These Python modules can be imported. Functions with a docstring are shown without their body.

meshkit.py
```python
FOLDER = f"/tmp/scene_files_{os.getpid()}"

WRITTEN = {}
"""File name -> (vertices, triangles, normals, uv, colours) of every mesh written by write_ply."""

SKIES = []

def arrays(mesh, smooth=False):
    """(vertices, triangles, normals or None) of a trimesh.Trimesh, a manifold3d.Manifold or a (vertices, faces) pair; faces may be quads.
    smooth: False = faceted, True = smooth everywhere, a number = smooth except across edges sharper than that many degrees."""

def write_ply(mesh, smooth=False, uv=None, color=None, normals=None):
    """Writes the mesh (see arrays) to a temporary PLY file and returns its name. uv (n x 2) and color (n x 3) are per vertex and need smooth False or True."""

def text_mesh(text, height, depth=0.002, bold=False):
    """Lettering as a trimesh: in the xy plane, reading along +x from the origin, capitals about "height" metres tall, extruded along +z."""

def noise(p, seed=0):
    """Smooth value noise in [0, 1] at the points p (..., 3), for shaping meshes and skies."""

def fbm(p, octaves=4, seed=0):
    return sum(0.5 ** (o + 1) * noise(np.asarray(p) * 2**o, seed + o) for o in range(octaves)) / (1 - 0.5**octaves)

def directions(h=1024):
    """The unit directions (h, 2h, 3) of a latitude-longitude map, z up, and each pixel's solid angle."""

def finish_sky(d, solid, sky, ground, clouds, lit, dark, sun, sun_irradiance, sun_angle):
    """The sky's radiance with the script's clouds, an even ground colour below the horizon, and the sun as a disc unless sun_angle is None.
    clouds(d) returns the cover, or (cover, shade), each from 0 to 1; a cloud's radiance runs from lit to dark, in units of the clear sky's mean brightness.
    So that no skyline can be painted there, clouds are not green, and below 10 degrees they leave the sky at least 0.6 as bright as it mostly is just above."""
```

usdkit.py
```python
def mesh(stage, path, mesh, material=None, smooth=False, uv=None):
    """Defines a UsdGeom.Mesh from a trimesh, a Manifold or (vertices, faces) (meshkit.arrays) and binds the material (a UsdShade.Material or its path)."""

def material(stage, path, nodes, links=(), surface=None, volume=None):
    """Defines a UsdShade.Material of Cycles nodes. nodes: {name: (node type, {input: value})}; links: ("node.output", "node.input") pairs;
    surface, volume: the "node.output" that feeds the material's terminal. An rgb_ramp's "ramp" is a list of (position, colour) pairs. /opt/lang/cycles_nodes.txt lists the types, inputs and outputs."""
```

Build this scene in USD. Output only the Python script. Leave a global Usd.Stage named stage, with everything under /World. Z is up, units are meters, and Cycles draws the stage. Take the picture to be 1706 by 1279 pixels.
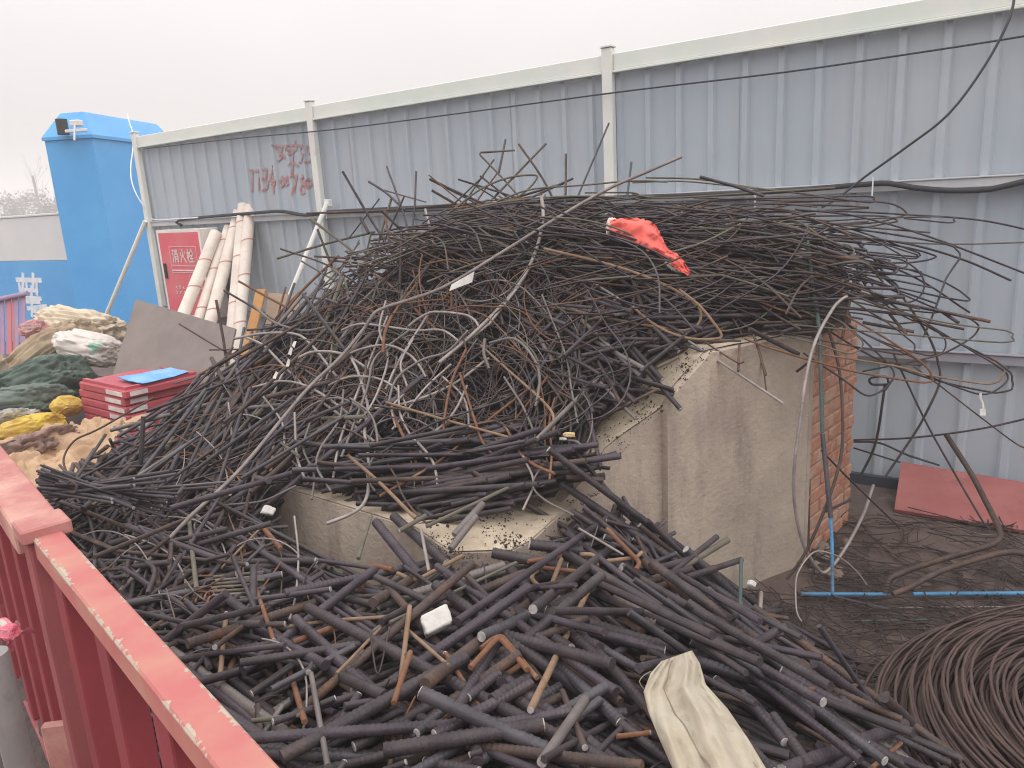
import math, random
import numpy as np, trimesh, usdkit, meshkit
from pxr import Usd, UsdGeom, UsdLux, UsdShade, Sdf, Gf, Vt
from shapely.geometry import LineString, Polygon, Point, MultiPolygon, box as sbox
from shapely.ops import unary_union
from shapely import contains_xy
from scipy.interpolate import RBFInterpolator
from scipy.ndimage import map_coordinates, gaussian_filter1d, gaussian_filter

stage = Usd.Stage.CreateInMemory()
UsdGeom.SetStageUpAxis(stage, UsdGeom.Tokens.z)
UsdGeom.SetStageMetersPerUnit(stage, 1.0)
UsdGeom.Xform.Define(stage, '/World')
UsdGeom.Scope.Define(stage, '/World/Looks')
RS = np.random.RandomState(7)

# ------------------------------------------------------------------ camera
FPX = 1260.0; PITCH = math.atan(305 / FPX); ROLL = math.atan(.0558); EYE = 1.68
F = np.array([0, math.cos(PITCH), -math.sin(PITCH)]); R0 = np.array([1., 0, 0]); U0 = np.cross(R0, F)
RT = math.cos(ROLL) * R0 - math.sin(ROLL) * U0
UP = math.sin(ROLL) * R0 + math.cos(ROLL) * U0
CAM = np.array([0, 0, EYE])
cam = UsdGeom.Camera.Define(stage, '/World/camera')
cam.CreateHorizontalApertureAttr(36.0); cam.CreateVerticalApertureAttr(27.0)
cam.CreateFocalLengthAttr(36.0 * FPX / 1706.0)
cam.CreateClippingRangeAttr(Gf.Vec2f(.05, 500))
cam.CreateExposureAttr(0.0)
M4 = Gf.Matrix4d(*RT, 0, *UP, 0, *(-F), 0, *CAM, 1)
UsdGeom.Xformable(cam).AddTransformOp().Set(M4)

# ------------------------------------------------------------------ sky and sun (overcast)
SUN_EL, SUN_AZ = math.radians(55), math.radians(150)
usdkit.material(stage, '/World/Looks/sky_look', {
    'tc': ('texture_coordinate', {}),
    'sep': ('separate_xyz', {}),
    'sky': ('sky_texture', {'sky_type': 'single_scattering', 'sun_disc': False, 'sun_elevation': SUN_EL, 'sun_rotation': SUN_AZ}),
    'el': ('map_range', {'from_min': 0.0, 'from_max': 1.0, 'to_min': 0.0, 'to_max': 1.0, 'clamp': True}),
    'ramp': ('rgb_ramp', {'ramp': [(0, (.285, .264, .256)), (.10, (.305, .289, .283)), (.32, (.44, .425, .42)), (1, (1.0, .98, .98))]}),
    'gain': ('mix', {'mix_type': 'multiply', 'fac': 1.0, 'color2': (26.0, 25.8, 25.6)}),
    'cl': ('noise_texture', {'scale': 1.6, 'detail': 5.0}),
    'clm': ('map_range', {'from_min': .3, 'from_max': .7, 'to_min': .93, 'to_max': 1.05}),
    'clc': ('combine_xyz', {}),
    'gain2': ('mix', {'mix_type': 'multiply', 'fac': 1.0}),
    'mx': ('mix', {'mix_type': 'mix', 'fac': .93}),
    'bg': ('background_shader', {'strength': .1}),
}, [('tc.generated', 'sep.vector'), ('sep.z', 'el.value'), ('el.result', 'ramp.fac'), ('ramp.color', 'gain.color1'),
    ('tc.generated', 'cl.vector'), ('cl.fac', 'clm.value'), ('clm.result', 'clc.x'), ('clm.result', 'clc.y'), ('clm.result', 'clc.z'),
    ('gain.color', 'gain2.color1'), ('clc.vector', 'gain2.color2'), ('sky.color', 'mx.color1'), ('gain2.color', 'mx.color2'), ('mx.color', 'bg.color')],
    surface='bg.background')
dome = UsdLux.DomeLight.Define(stage, '/World/sky')
UsdShade.MaterialBindingAPI.Apply(dome.GetPrim()).Bind(UsdShade.Material.Get(stage, '/World/Looks/sky_look'))
dome.GetPrim().SetCustomDataByKey('kind', 'structure')
sun = UsdLux.DistantLight.Define(stage, '/World/sun')
sun.CreateIntensityAttr(.16); sun.CreateAngleAttr(25.0); sun.CreateNormalizeAttr(True); sun.CreateColorAttr(Gf.Vec3f(1, .96, .92))
sx = UsdGeom.Xformable(sun)
sdir = np.array([math.sin(SUN_AZ) * math.cos(SUN_EL), math.cos(SUN_AZ) * math.cos(SUN_EL), math.sin(SUN_EL)])
zq = Gf.Rotation(Gf.Vec3d(0, 0, 1), Gf.Vec3d(*map(float, sdir)))
sx.AddTransformOp().Set(Gf.Matrix4d().SetRotate(zq))

# ------------------------------------------------------------------ where a point of the photograph lies in the place
def ray(x, y): return F + (x - 853) / FPX * RT - (y - 639.5) / FPX * UP
def rays(xy): return F + ((xy[:, :1] - 853) / FPX) * RT - ((xy[:, 1:] - 639.5) / FPX) * UP
def atz(x, y, z=0.):
    d = ray(x, y); return CAM + d * ((z - EYE) / d[2])
def atd(x, y, dep): return CAM + ray(x, y) * dep
def onplane(x, y, q, n):
    d = ray(x, y); return CAM + d * (np.dot(np.asarray(q) - CAM, n) / np.dot(d, n))
def proj(P):
    v = np.atleast_2d(P) - CAM; dep = v @ F
    return np.stack([853 + FPX * (v @ RT) / dep, 639.5 - FPX * (v @ UP) / dep], 1)

# ------------------------------------------------------------------ scene helpers
COUNT = {}
def path_for(name, parent=None):
    base = (str(parent.GetPath()) if parent is not None else '/World') + '/' + name
    k = COUNT.get(base, 0); COUNT[base] = k + 1
    return base if k == 0 else f'{base}_{k:03d}'
def tag(p, label=None, cat=None, group=None, kind=None):
    p = p.GetPrim() if hasattr(p, 'GetPrim') else p
    for k, v in (('label', label), ('category', cat), ('group', group), ('kind', kind)):
        if v: p.SetCustomDataByKey(k, v)
    return p
def thing(name, label, cat, loc=(0, 0, 0), group=None):
    x = UsdGeom.Xform.Define(stage, path_for(name)); loc = tuple(map(float, loc))
    x.AddTranslateOp().Set(Gf.Vec3d(*loc))
    tag(x, label, cat, group); p = x.GetPrim(); ORIG[str(p.GetPath())] = np.array(loc)
    return p
ORIG = {}
def obj(name, mesh, mat, parent=None, smooth=False, uv=None):
    """One mesh; its points are given in world coordinates and stored relative to the thing's base."""
    v, f = (mesh if isinstance(mesh, tuple) else (np.array(mesh.vertices), np.array(mesh.faces)))
    v = np.asarray(v, float)
    if parent is not None:
        top = '/'.join(str(parent.GetPath()).split('/')[:3]); v = v - ORIG.get(top, np.zeros(3))
        m = usdkit.mesh(stage, path_for(name, parent), (v, f), MAT[mat], smooth=smooth, uv=uv)
    else:
        o = np.array([v[:, 0].mean(), v[:, 1].mean(), v[:, 2].min()])
        m = usdkit.mesh(stage, path_for(name), (v - o, f), MAT[mat], smooth=smooth, uv=uv)
        UsdGeom.Xformable(m).AddTranslateOp().Set(Gf.Vec3d(*map(float, o)))
        ORIG[str(m.GetPath())] = o
    return m.GetPrim()
def join(parts):
    V, Fs, k = [], [], 0
    for v, f in parts:
        V.append(v); Fs.append(np.asarray(f) + k); k += len(v)
    return np.vstack(V), np.vstack(Fs)
def tm(mesh): return np.array(mesh.vertices, float), np.array(mesh.faces, int)
def frame_box(o, ax, ay, az, lx, ly, lz, bev=0.0):
    """Box spanning o + [0,lx]ax + [0,ly]ay + [0,lz]az, edges chamfered by bev."""
    ax, ay, az = (np.asarray(a, float) / np.linalg.norm(a) for a in (ax, ay, az))
    if bev > 0:
        pts = []
        for sx_ in (0, 1):
            for sy_ in (0, 1):
                for sz_ in (0, 1):
                    c = np.array([lx * sx_, ly * sy_, lz * sz_]); s = np.array([1 - 2 * sx_, 1 - 2 * sy_, 1 - 2 * sz_]) * bev
                    for k in range(3):
                        q = c + s; q[k] = c[k]; pts.append(q)
        h = trimesh.convex.convex_hull(np.array(pts)); v, f = tm(h)
    else:
        v, f = tm(trimesh.creation.box((lx, ly, lz))); v = v + np.array([lx, ly, lz]) / 2
    w = np.asarray(o, float) + v[:, :1] * ax + v[:, 1:2] * ay + v[:, 2:] * az
    if np.dot(np.cross(ax, ay), az) < 0: f = f[:, ::-1]
    return w, f
def extrude_in(poly, o, ax, ay, depth):
    """A shapely polygon in the plane (o; ax, ay), thick by depth along ax x ay."""
    out = []
    ax = np.asarray(ax, float); ay = np.asarray(ay, float); az = np.cross(ax, ay)
    for g in (poly.geoms if hasattr(poly, 'geoms') else [poly]):
        if g.is_empty or g.area < 1e-8: continue
        v, f = tm(trimesh.creation.extrude_polygon(g, depth, engine='earcut'))
        out.append((np.asarray(o) + v[:, :1] * ax + v[:, 1:2] * ay + v[:, 2:] * az, f))
    return join(out)
def frames(P):
    T = np.gradient(P, axis=0); T /= np.linalg.norm(T, axis=1, keepdims=True) + 1e-12
    a = np.array([0, 0, 1.]) if abs(T[0, 2]) < .9 else np.array([1., 0, 0])
    N = np.empty_like(P); n = np.cross(T[0], a); n /= np.linalg.norm(n); N[0] = n
    for i in range(1, len(P)):
        n = n - T[i] * np.dot(n, T[i]); n /= np.linalg.norm(n) + 1e-12; N[i] = n
    return T, N, np.cross(T, N)
def tube(P, r, n=6, rib=0.0, pitch=.014, taper=None):
    P = np.asarray(P, float)
    if rib > 0:
        L = np.r_[0, np.cumsum(np.linalg.norm(np.diff(P, axis=0), axis=1))]
        m = max(4, int(L[-1] / (pitch / 6)))
        s = np.linspace(0, L[-1], m); P = np.stack([np.interp(s, L, P[:, k]) for k in range(3)], 1)
    m = len(P)
    if m == 2 or (rib > 0 and np.linalg.norm(P[-1] - P[0]) > .9995 * L[-1]):
        t = P[-1] - P[0]; t /= np.linalg.norm(t)
        a = np.array([0, 0, 1.]) if abs(t[2]) < .9 else np.array([1., 0, 0])
        nn = np.cross(t, a); nn /= np.linalg.norm(nn); N = np.tile(nn, (m, 1)); B = np.tile(np.cross(t, nn), (m, 1))
    else:
        _, N, B = frames(P)
    ph = np.arange(n) * 2 * np.pi / n
    rr = np.full((m, n), r)
    if rib > 0:
        k = s[:, None] / pitch + .55 * np.sin(ph)[None, :]
        w = np.clip((np.cos(2 * np.pi * k) - .5) / .4, 0, 1) * (np.abs(np.sin(ph))[None, :] ** .6)
        rr = r * (1 + rib * w + .5 * rib * (np.abs(np.sin(ph)) < .2)[None, :])
    V = (P[:, None] + rr[..., None] * (np.cos(ph)[None, :, None] * N[:, None] + np.sin(ph)[None, :, None] * B[:, None])).reshape(-1, 3)
    i = np.arange(m - 1)[:, None] * n; j = np.arange(n)[None]; j2 = (j + 1) % n
    a, b, c, d = (i + j).ravel(), (i + j2).ravel(), (i + n + j2).ravel(), (i + n + j).ravel()
    Fc = np.vstack([np.stack([a, b, c], 1), np.stack([a, c, d], 1)])
    k0 = len(V); ends = np.vstack([V[:n], V[-n:]]); V = np.vstack([V, ends])
    t = np.arange(1, n - 1)
    Fc = np.vstack([Fc, np.stack([np.full(n - 2, k0), k0 + t + 1, k0 + t], 1), np.stack([np.full(n - 2, k0 + n), k0 + n + t, k0 + n + t + 1], 1)])
    return V, Fc
def disc_end(p, t, r, th=.002, n=10):
    """The bright sawn face of a bar: a thin disc standing 1 mm proud of the end, outwards along t."""
    t = np.asarray(t, float) / np.linalg.norm(t)
    return tube(np.array([p - t * th * .5, p + t * th]), r, n)
def spline(P, step=.02, alpha=None):
    P = np.asarray(P, float)
    if len(P) == 2: return P
    Q = np.vstack([2 * P[0] - P[1], P, 2 * P[-1] - P[-2]]); out = []
    for i in range(1, len(Q) - 2):
        p0, p1, p2, p3 = Q[i - 1:i + 3]
        n = max(2, int(np.linalg.norm(p2 - p1) / step)); t = np.linspace(0, 1, n, endpoint=False)[:, None]
        out.append(.5 * ((2 * p1) + (-p0 + p2) * t + (2 * p0 - 5 * p1 + 4 * p2 - p3) * t ** 2 + (-p0 + 3 * p1 - 3 * p2 + p3) * t ** 3))
    return np.vstack(out + [P[-1:]])
def bend(P, rad=.03, k=5):
    """A polyline with its corners rounded."""
    P = np.asarray(P, float); out = [P[0]]
    for i in range(1, len(P) - 1):
        a, b, c = P[i - 1], P[i], P[i + 1]; u = a - b; w = c - b
        d = min(rad, .45 * np.linalg.norm(u), .45 * np.linalg.norm(w)); u = u / np.linalg.norm(u) * d; w = w / np.linalg.norm(w) * d
        for t in np.linspace(0, 1, k): out.append((1 - t) ** 2 * (b + u) + 2 * t * (1 - t) * b + t * t * (b + w))
    return np.array(out + [P[-1]])

# ------------------------------------------------------------------ materials
MAT = {}
def principled(name, c, rough=.6, var=.15, scale=6., metallic=0., c2=None, bump=0., bscale=60., spec=.4, detail=6., lo=.38, hi=.66, c3=None, s3=2.2, lo3=.5, hi3=.62, island=0., stretch=None):
    """Base colour that wanders between c and c2 with noise, patches of c3 over it, fine relief."""
    c = np.array(c, float); c2 = c * (1 - var) if c2 is None else np.array(c2, float)
    nodes = {'geo': ('geometry', {}), 'n': ('noise_texture', {'scale': scale, 'detail': detail, 'roughness': .62}),
             'r': ('rgb_ramp', {'ramp': [(0, c), (lo, c), (hi, c2), (1, c2)]}),
             'p': ('principled_bsdf', {'roughness': rough, 'metallic': metallic, 'specular_ior_level': spec})}
    links = [('geo.position', 'n.vector'), ('n.fac', 'r.fac')]; col = 'r.color'
    if c3 is not None:
        nodes['n3'] = ('noise_texture', {'scale': s3, 'detail': 8.0, 'roughness': .7})
        nodes['m3'] = ('map_range', {'from_min': lo3, 'from_max': hi3, 'clamp': True})
        nodes['x3'] = ('mix', {'color2': tuple(c3)})
        if stretch:
            nodes['mp3'] = ('mapping', {'scale': stretch}); links += [('geo.position', 'mp3.vector'), ('mp3.vector', 'n3.vector')]
        else: links += [('geo.position', 'n3.vector')]
        links += [('n3.fac', 'm3.value'), ('m3.result', 'x3.fac'), (col, 'x3.color1')]; col = 'x3.color'
    if island > 0:
        nodes['mi'] = ('map_range', {'to_min': 1 - island, 'to_max': 1 + island}); nodes['ci'] = ('combine_xyz', {})
        nodes['xi'] = ('mix', {'mix_type': 'multiply', 'fac': 1.0})
        links += [('geo.random_per_island', 'mi.value'), ('mi.result', 'ci.x'), ('mi.result', 'ci.y'), ('mi.result', 'ci.z'), (col, 'xi.color1'), ('ci.vector', 'xi.color2')]; col = 'xi.color'
    links.append((col, 'p.base_color'))
    if bump > 0:
        nodes['nb'] = ('noise_texture', {'scale': bscale, 'detail': 5.0, 'roughness': .6}); nodes['b'] = ('bump', {'strength': bump, 'distance': .01})
        links += [('geo.position', 'nb.vector'), ('nb.fac', 'b.height'), ('b.normal', 'p.normal')]
    MAT[name] = usdkit.material(stage, '/World/Looks/' + name, nodes, links, surface='p.BSDF')
    return MAT[name]

RUST = (.20, .085, .04)
principled('steel_dark', (.040, .031, .035), .48, c2=(.078, .063, .068), scale=14, metallic=.25, c3=(.13, .075, .05), s3=5, lo3=.56, hi3=.72, bump=.25, bscale=160, island=.25)
principled('steel_violet', (.046, .035, .044), .42, c2=(.092, .074, .086), scale=11, metallic=.3, c3=(.12, .07, .055), s3=6, lo3=.6, hi3=.74, bump=.25, bscale=160, island=.25)
principled('steel_brown', (.064, .043, .038), .58, c2=(.115, .077, .064), scale=16, metallic=.15, c3=(.18, .09, .05), s3=6, lo3=.52, hi3=.66, bump=.3, bscale=160, island=.3)
principled('steel_grey', (.15, .13, .125), .5, c2=(.21, .185, .175), scale=12, metallic=.3, c3=(.15, .09, .06), s3=5, lo3=.56, hi3=.7, bump=.2, bscale=160, island=.2)
principled('steel_blue', (.052, .047, .056), .42, c2=(.098, .09, .098), scale=10, metallic=.3, c3=(.12, .08, .065), s3=5, lo3=.6, hi3=.75, bump=.2, bscale=160, island=.2)
principled('steel_light', (.34, .30, .285), .45, c2=(.24, .20, .185), scale=18, metallic=.35, bump=.15, bscale=160, island=.15)
principled('steel_pale', (.21, .18, .17), .45, c2=(.13, .105, .10), scale=18, metallic=.35, bump=.15, bscale=160)
principled('rust', (.24, .105, .05), .8, c2=(.15, .07, .04), scale=24, c3=(.30, .17, .09), s3=12, lo3=.55, hi3=.65, bump=.35, bscale=160, island=.25)
principled('rust_tan', (.29, .19, .12), .75, c2=(.20, .12, .075), scale=24, c3=(.24, .11, .05), s3=9, lo3=.55, hi3=.68, bump=.3, bscale=160, island=.2)
principled('olive', (.15, .135, .10), .7, c2=(.10, .09, .07), scale=14, c3=(.17, .10, .06), s3=7, lo3=.55, hi3=.7, island=.2)
principled('green_steel', (.075, .12, .105), .6, c2=(.05, .075, .07), scale=12, c3=(.13, .08, .06), s3=7, lo3=.58, hi3=.7, island=.2)
principled('blue_paint', (.07, .26, .46), .45, c2=(.05, .17, .32), scale=14, c3=(.10, .10, .12), s3=9, lo3=.52, hi3=.66)
principled('cut_steel', (.42, .40, .385), .5, c2=(.26, .235, .22), scale=90, metallic=.1)
principled('cable', (.035, .035, .04), .6)
principled('wire_white', (.72, .72, .72), .5)
principled('pile_core', (.05, .04, .04), .95, c2=(.09, .065, .055), scale=22, bump=1., bscale=40)
principled('ground', (.125, .088, .076), .95, c2=(.075, .056, .052), scale=1.6, c3=(.175, .125, .105), s3=5, lo3=.55, hi3=.7, bump=.8, bscale=30)
principled('fence_sheet', (.345, .395, .455), .5, c2=(.39, .425, .465), scale=.8, c3=(.335, .35, .365), s3=1.0, lo3=.5, hi3=.8, spec=.3, bump=.05, bscale=5, stretch=(7, 7, .7))
principled('fence_trim', (.58, .63, .58), .55, c2=(.66, .66, .62), scale=3)
principled('fence_post', (.60, .62, .58), .55, c2=(.68, .66, .62), scale=3, c3=(.45, .42, .40), s3=4, lo3=.6, hi3=.75)
principled('fence_rail', (.44, .45, .48), .55, c2=(.52, .52, .53), scale=3, c3=(.36, .32, .31), s3=3, lo3=.55, hi3=.75)
principled('fence_low', (.26, .26, .31), .6, c2=(.33, .32, .35), scale=3, c3=(.22, .17, .16), s3=3, lo3=.55, hi3=.75)
principled('base_dark', (.05, .055, .075), .7)
principled('spray_red', (.40, .17, .17), .8, c2=(.40, .31, .33), scale=26, lo=.40, hi=.64)
principled('tank_blue', (.075, .32, .66), .4, c2=(.09, .35, .68), scale=1.2, c3=(.065, .28, .60), s3=1.5, lo3=.5, hi3=.8)
principled('wall_blue', (.075, .31, .64), .5, c2=(.09, .35, .66), scale=1.2)
principled('wall_white', (.62, .61, .61), .6, c2=(.56, .56, .57), scale=1)
principled('white_print', (.72, .73, .76), .6, c2=(.55, .6, .68), scale=9)
principled('box_white', (.70, .65, .60), .6, c2=(.60, .55, .52), scale=5)
principled('box_red', (.60, .10, .13), .5, c2=(.56, .15, .17), scale=4)
principled('black_plastic', (.03, .03, .03), .5)
principled('pvc', (.70, .63, .56), .5, c2=(.58, .50, .44), scale=6, c3=(.42, .34, .28), s3=9, lo3=.64, hi3=.74)
principled('pipe_mark', (.48, .22, .18), .6)
principled('plate_grey', (.165, .135, .125), .75, c2=(.20, .165, .15), scale=4, c3=(.10, .08, .075), s3=5, lo3=.6, hi3=.7, bump=.1)
principled('plate_edge', (.40, .32, .22), .8)
principled('red_plastic', (.42, .07, .09), .5, c2=(.34, .06, .08), scale=9, c3=(.40, .22, .21), s3=6, lo3=.58, hi3=.75)
principled('strip_white', (.66, .60, .58), .5, c2=(.5, .42, .41), scale=12)
principled('sheet_blue', (.10, .32, .75), .35, c2=(.25, .48, .85), scale=6)
principled('plaster', (.445, .37, .30), .9, c2=(.34, .275, .23), scale=3.2, c3=(.27, .215, .185), s3=1.6, lo3=.5, hi3=.72, bump=.6, bscale=45, spec=.15, stretch=(5, 5, 1.1))
principled('plaster_top', (.47, .395, .30), .95, c2=(.36, .295, .225), scale=9, c3=(.22, .17, .125), s3=22, lo3=.56, hi3=.72, bump=.6, bscale=50, spec=.1)
principled('mortar_lump', (.24, .19, .155), .95, c2=(.18, .14, .12), scale=20, bump=.6, bscale=60, spec=.1)
principled('mortar', (.37, .235, .17), .95, c2=(.29, .19, .14), scale=12, bump=.6, bscale=60, spec=.1)
principled('brick_a', (.42, .175, .115), .9, c2=(.36, .175, .125), scale=14, c3=(.44, .33, .25), s3=17, lo3=.46, hi3=.64, bump=.5, bscale=60, spec=.1)
principled('brick_b', (.44, .20, .13), .9, c2=(.40, .19, .13), scale=14, c3=(.40, .31, .25), s3=17, lo3=.46, hi3=.64, bump=.5, bscale=60, spec=.1)
principled('brick_c', (.40, .19, .14), .9, c2=(.48, .26, .18), scale=14, c3=(.42, .33, .26), s3=17, lo3=.46, hi3=.64, bump=.5, bscale=60, spec=.1)
principled('crumbs', (.07, .05, .04), .9, island=.4)
principled('board_red', (.29, .095, .09), .85, c2=(.34, .13, .12), scale=4, c3=(.235, .085, .08), s3=6, lo3=.55, hi3=.7)
principled('wood', (.56, .30, .12), .75, c2=(.46, .24, .10), scale=8)
principled('wood_pale', (.34, .25, .18), .8, c2=(.26, .19, .14), scale=8)
principled('foam', (.60, .58, .55), .9, c2=(.48, .46, .43), scale=20, bump=.3, bscale=90)
principled('bag_red', (.74, .12, .09), .5, c2=(.62, .10, .085), scale=9)
principled('bag_pink', (.68, .52, .48), .6)
principled('sack_beige', (.41, .37, .295), .9, c2=(.35, .295, .22), scale=9, c3=(.25, .20, .145), s3=6, lo3=.58, hi3=.78, bump=.2, bscale=300)
principled('seam', (.24, .19, .14), .9)
principled('sack_cream', (.62, .53, .40), .8, c2=(.52, .44, .33), scale=5, c3=(.42, .34, .25), s3=4, lo3=.55, hi3=.8, bump=.3, bscale=40)
principled('sack_white', (.62, .56, .52), .75, c2=(.54, .48, .44), scale=6, c3=(.22, .46, .36), s3=2.6, lo3=.58, hi3=.64, bump=.25, bscale=40)
principled('sack_tan', (.40, .31, .21), .85, c2=(.30, .23, .16), scale=5, c3=(.34, .28, .13), s3=4, lo3=.55, hi3=.75, bump=.3, bscale=40)
principled('sack_green', (.105, .145, .115), .8, c2=(.07, .10, .085), scale=5, c3=(.15, .19, .15), s3=6, lo3=.55, hi3=.8, bump=.3, bscale=40)
principled('sack_grey', (.13, .165, .14), .8, c2=(.10, .12, .105), scale=5, bump=.3, bscale=40)
principled('sack_yellow', (.60, .42, .05), .75, c2=(.50, .34, .10), scale=6, c3=(.40, .28, .14), s3=5, lo3=.6, hi3=.8, bump=.25, bscale=40)
principled('wrapper_yellow', (.55, .40, .16), .6, c2=(.6, .5, .35), scale=60)
principled('sack_pale', (.50, .48, .44), .8, c2=(.38, .36, .33), scale=6, bump=.3, bscale=40)
principled('cloth_tan', (.46, .31, .19), .9, c2=(.36, .235, .15), scale=6, c3=(.56, .41, .27), s3=8, lo3=.55, hi3=.75, bump=.5, bscale=35)
principled('cloth_dark', (.20, .13, .115), .9, c2=(.28, .18, .15), scale=6, bump=.4, bscale=35)
principled('rag_pink', (.50, .22, .22), .85, c2=(.42, .28, .28), scale=12)
principled('stripe_violet', (.25, .20, .34), .7, c2=(.32, .22, .30), scale=9)
principled('stripe_red', (.52, .14, .13), .7, c2=(.40, .16, .18), scale=9)
principled('ribbon', (.66, .11, .19), .6, c2=(.70, .30, .33), scale=40)
principled('ribbon_white', (.70, .58, .56), .6)
principled('pole_grey', (.27, .25, .245), .7, c2=(.20, .18, .175), scale=6, c3=(.16, .15, .14), s3=9, lo3=.6, hi3=.7)
principled('coil_wire', (.135, .084, .073), .6, c2=(.085, .055, .05), scale=14, metallic=.2, island=.35)
principled('scrap_wire', (.10, .07, .06), .7, c2=(.07, .05, .045), scale=14, island=.5)
principled('twig', (.30, .27, .26), .9, island=.2)
principled('brown_leaf', (.30, .275, .26), .9, island=.3)
# railing paint: dusty red that has flaked to pale undercoat along the edges (object space: x along the rail, y across it)
def flaky(name, red, red2, half):
    MAT[name] = usdkit.material(stage, '/World/Looks/' + name, {
        'tc': ('texture_coordinate', {}), 'sp': ('separate_xyz', {}), 'ab': ('math', {'math_type': 'absolute'}),
        'dv': ('math', {'math_type': 'divide', 'value2': half}), 'n': ('noise_texture', {'scale': 60.0, 'detail': 7.0, 'roughness': .62}),
        'n2': ('noise_texture', {'scale': 7.0, 'detail': 3.0}), 'n3': ('noise_texture', {'scale': 9.0, 'detail': 5.0}),
        'm1': ('math', {'math_type': 'multiply_add', 'value2': 1.9, 'value3': -.90}), 'm2': ('math', {'math_type': 'multiply_add', 'value2': 1.7, 'value3': -.85}),
        'a1': ('math', {'math_type': 'add'}), 'a2': ('math', {'math_type': 'add'}),
        'zc': ('map_range', {'from_min': -.016, 'from_max': -.004, 'to_min': -1.2, 'to_max': 0.0, 'clamp': True}), 'a3': ('math', {'math_type': 'add'}),
        'e': ('map_range', {'from_min': 1.0, 'from_max': 1.06, 'clamp': True}),
        'r': ('rgb_ramp', {'ramp': [(0, red), (.4, red), (.68, red2), (1, red2)]}),
        'mx': ('mix', {'color2': (.40, .33, .265)}), 'p': ('principled_bsdf', {'roughness': .6, 'specular_ior_level': .3}),
        'b': ('bump', {'strength': .3, 'distance': .002, 'invert': True})},
        [('tc.object', 'sp.vector'), ('sp.y', 'ab.value1'), ('ab.value', 'dv.value1'), ('tc.object', 'n.vector'), ('tc.object', 'n2.vector'), ('tc.object', 'n3.vector'),
         ('n.fac', 'm1.value1'), ('n2.fac', 'm2.value1'), ('dv.value', 'a1.value1'), ('m1.value', 'a1.value2'), ('a1.value', 'a2.value1'), ('m2.value', 'a2.value2'),
         ('sp.z', 'zc.value'), ('a2.value', 'a3.value1'), ('zc.result', 'a3.value2'), ('a3.value', 'e.value'), ('n3.fac', 'r.fac'), ('r.color', 'mx.color1'), ('e.result', 'mx.fac'), ('mx.color', 'p.base_color'), ('e.result', 'b.height'), ('b.normal', 'p.normal')], surface='p.BSDF')
flaky('rail_paint', (.41, .125, .12), (.43, .20, .155), .025)
principled('rail_side', (.27, .07, .075), .6, c2=(.23, .065, .07), scale=8, c3=(.44, .22, .21), s3=6, lo3=.58, hi3=.75)
principled('rail_slat', (.23, .034, .042), .6, c2=(.19, .03, .037), scale=7, c3=(.26, .075, .08), s3=5, lo3=.58, hi3=.8)
principled('rail_dusty', (.40, .165, .145), .7, c2=(.36, .13, .125), scale=7, c3=(.55, .34, .27), s3=4, lo3=.5, hi3=.75)

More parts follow.
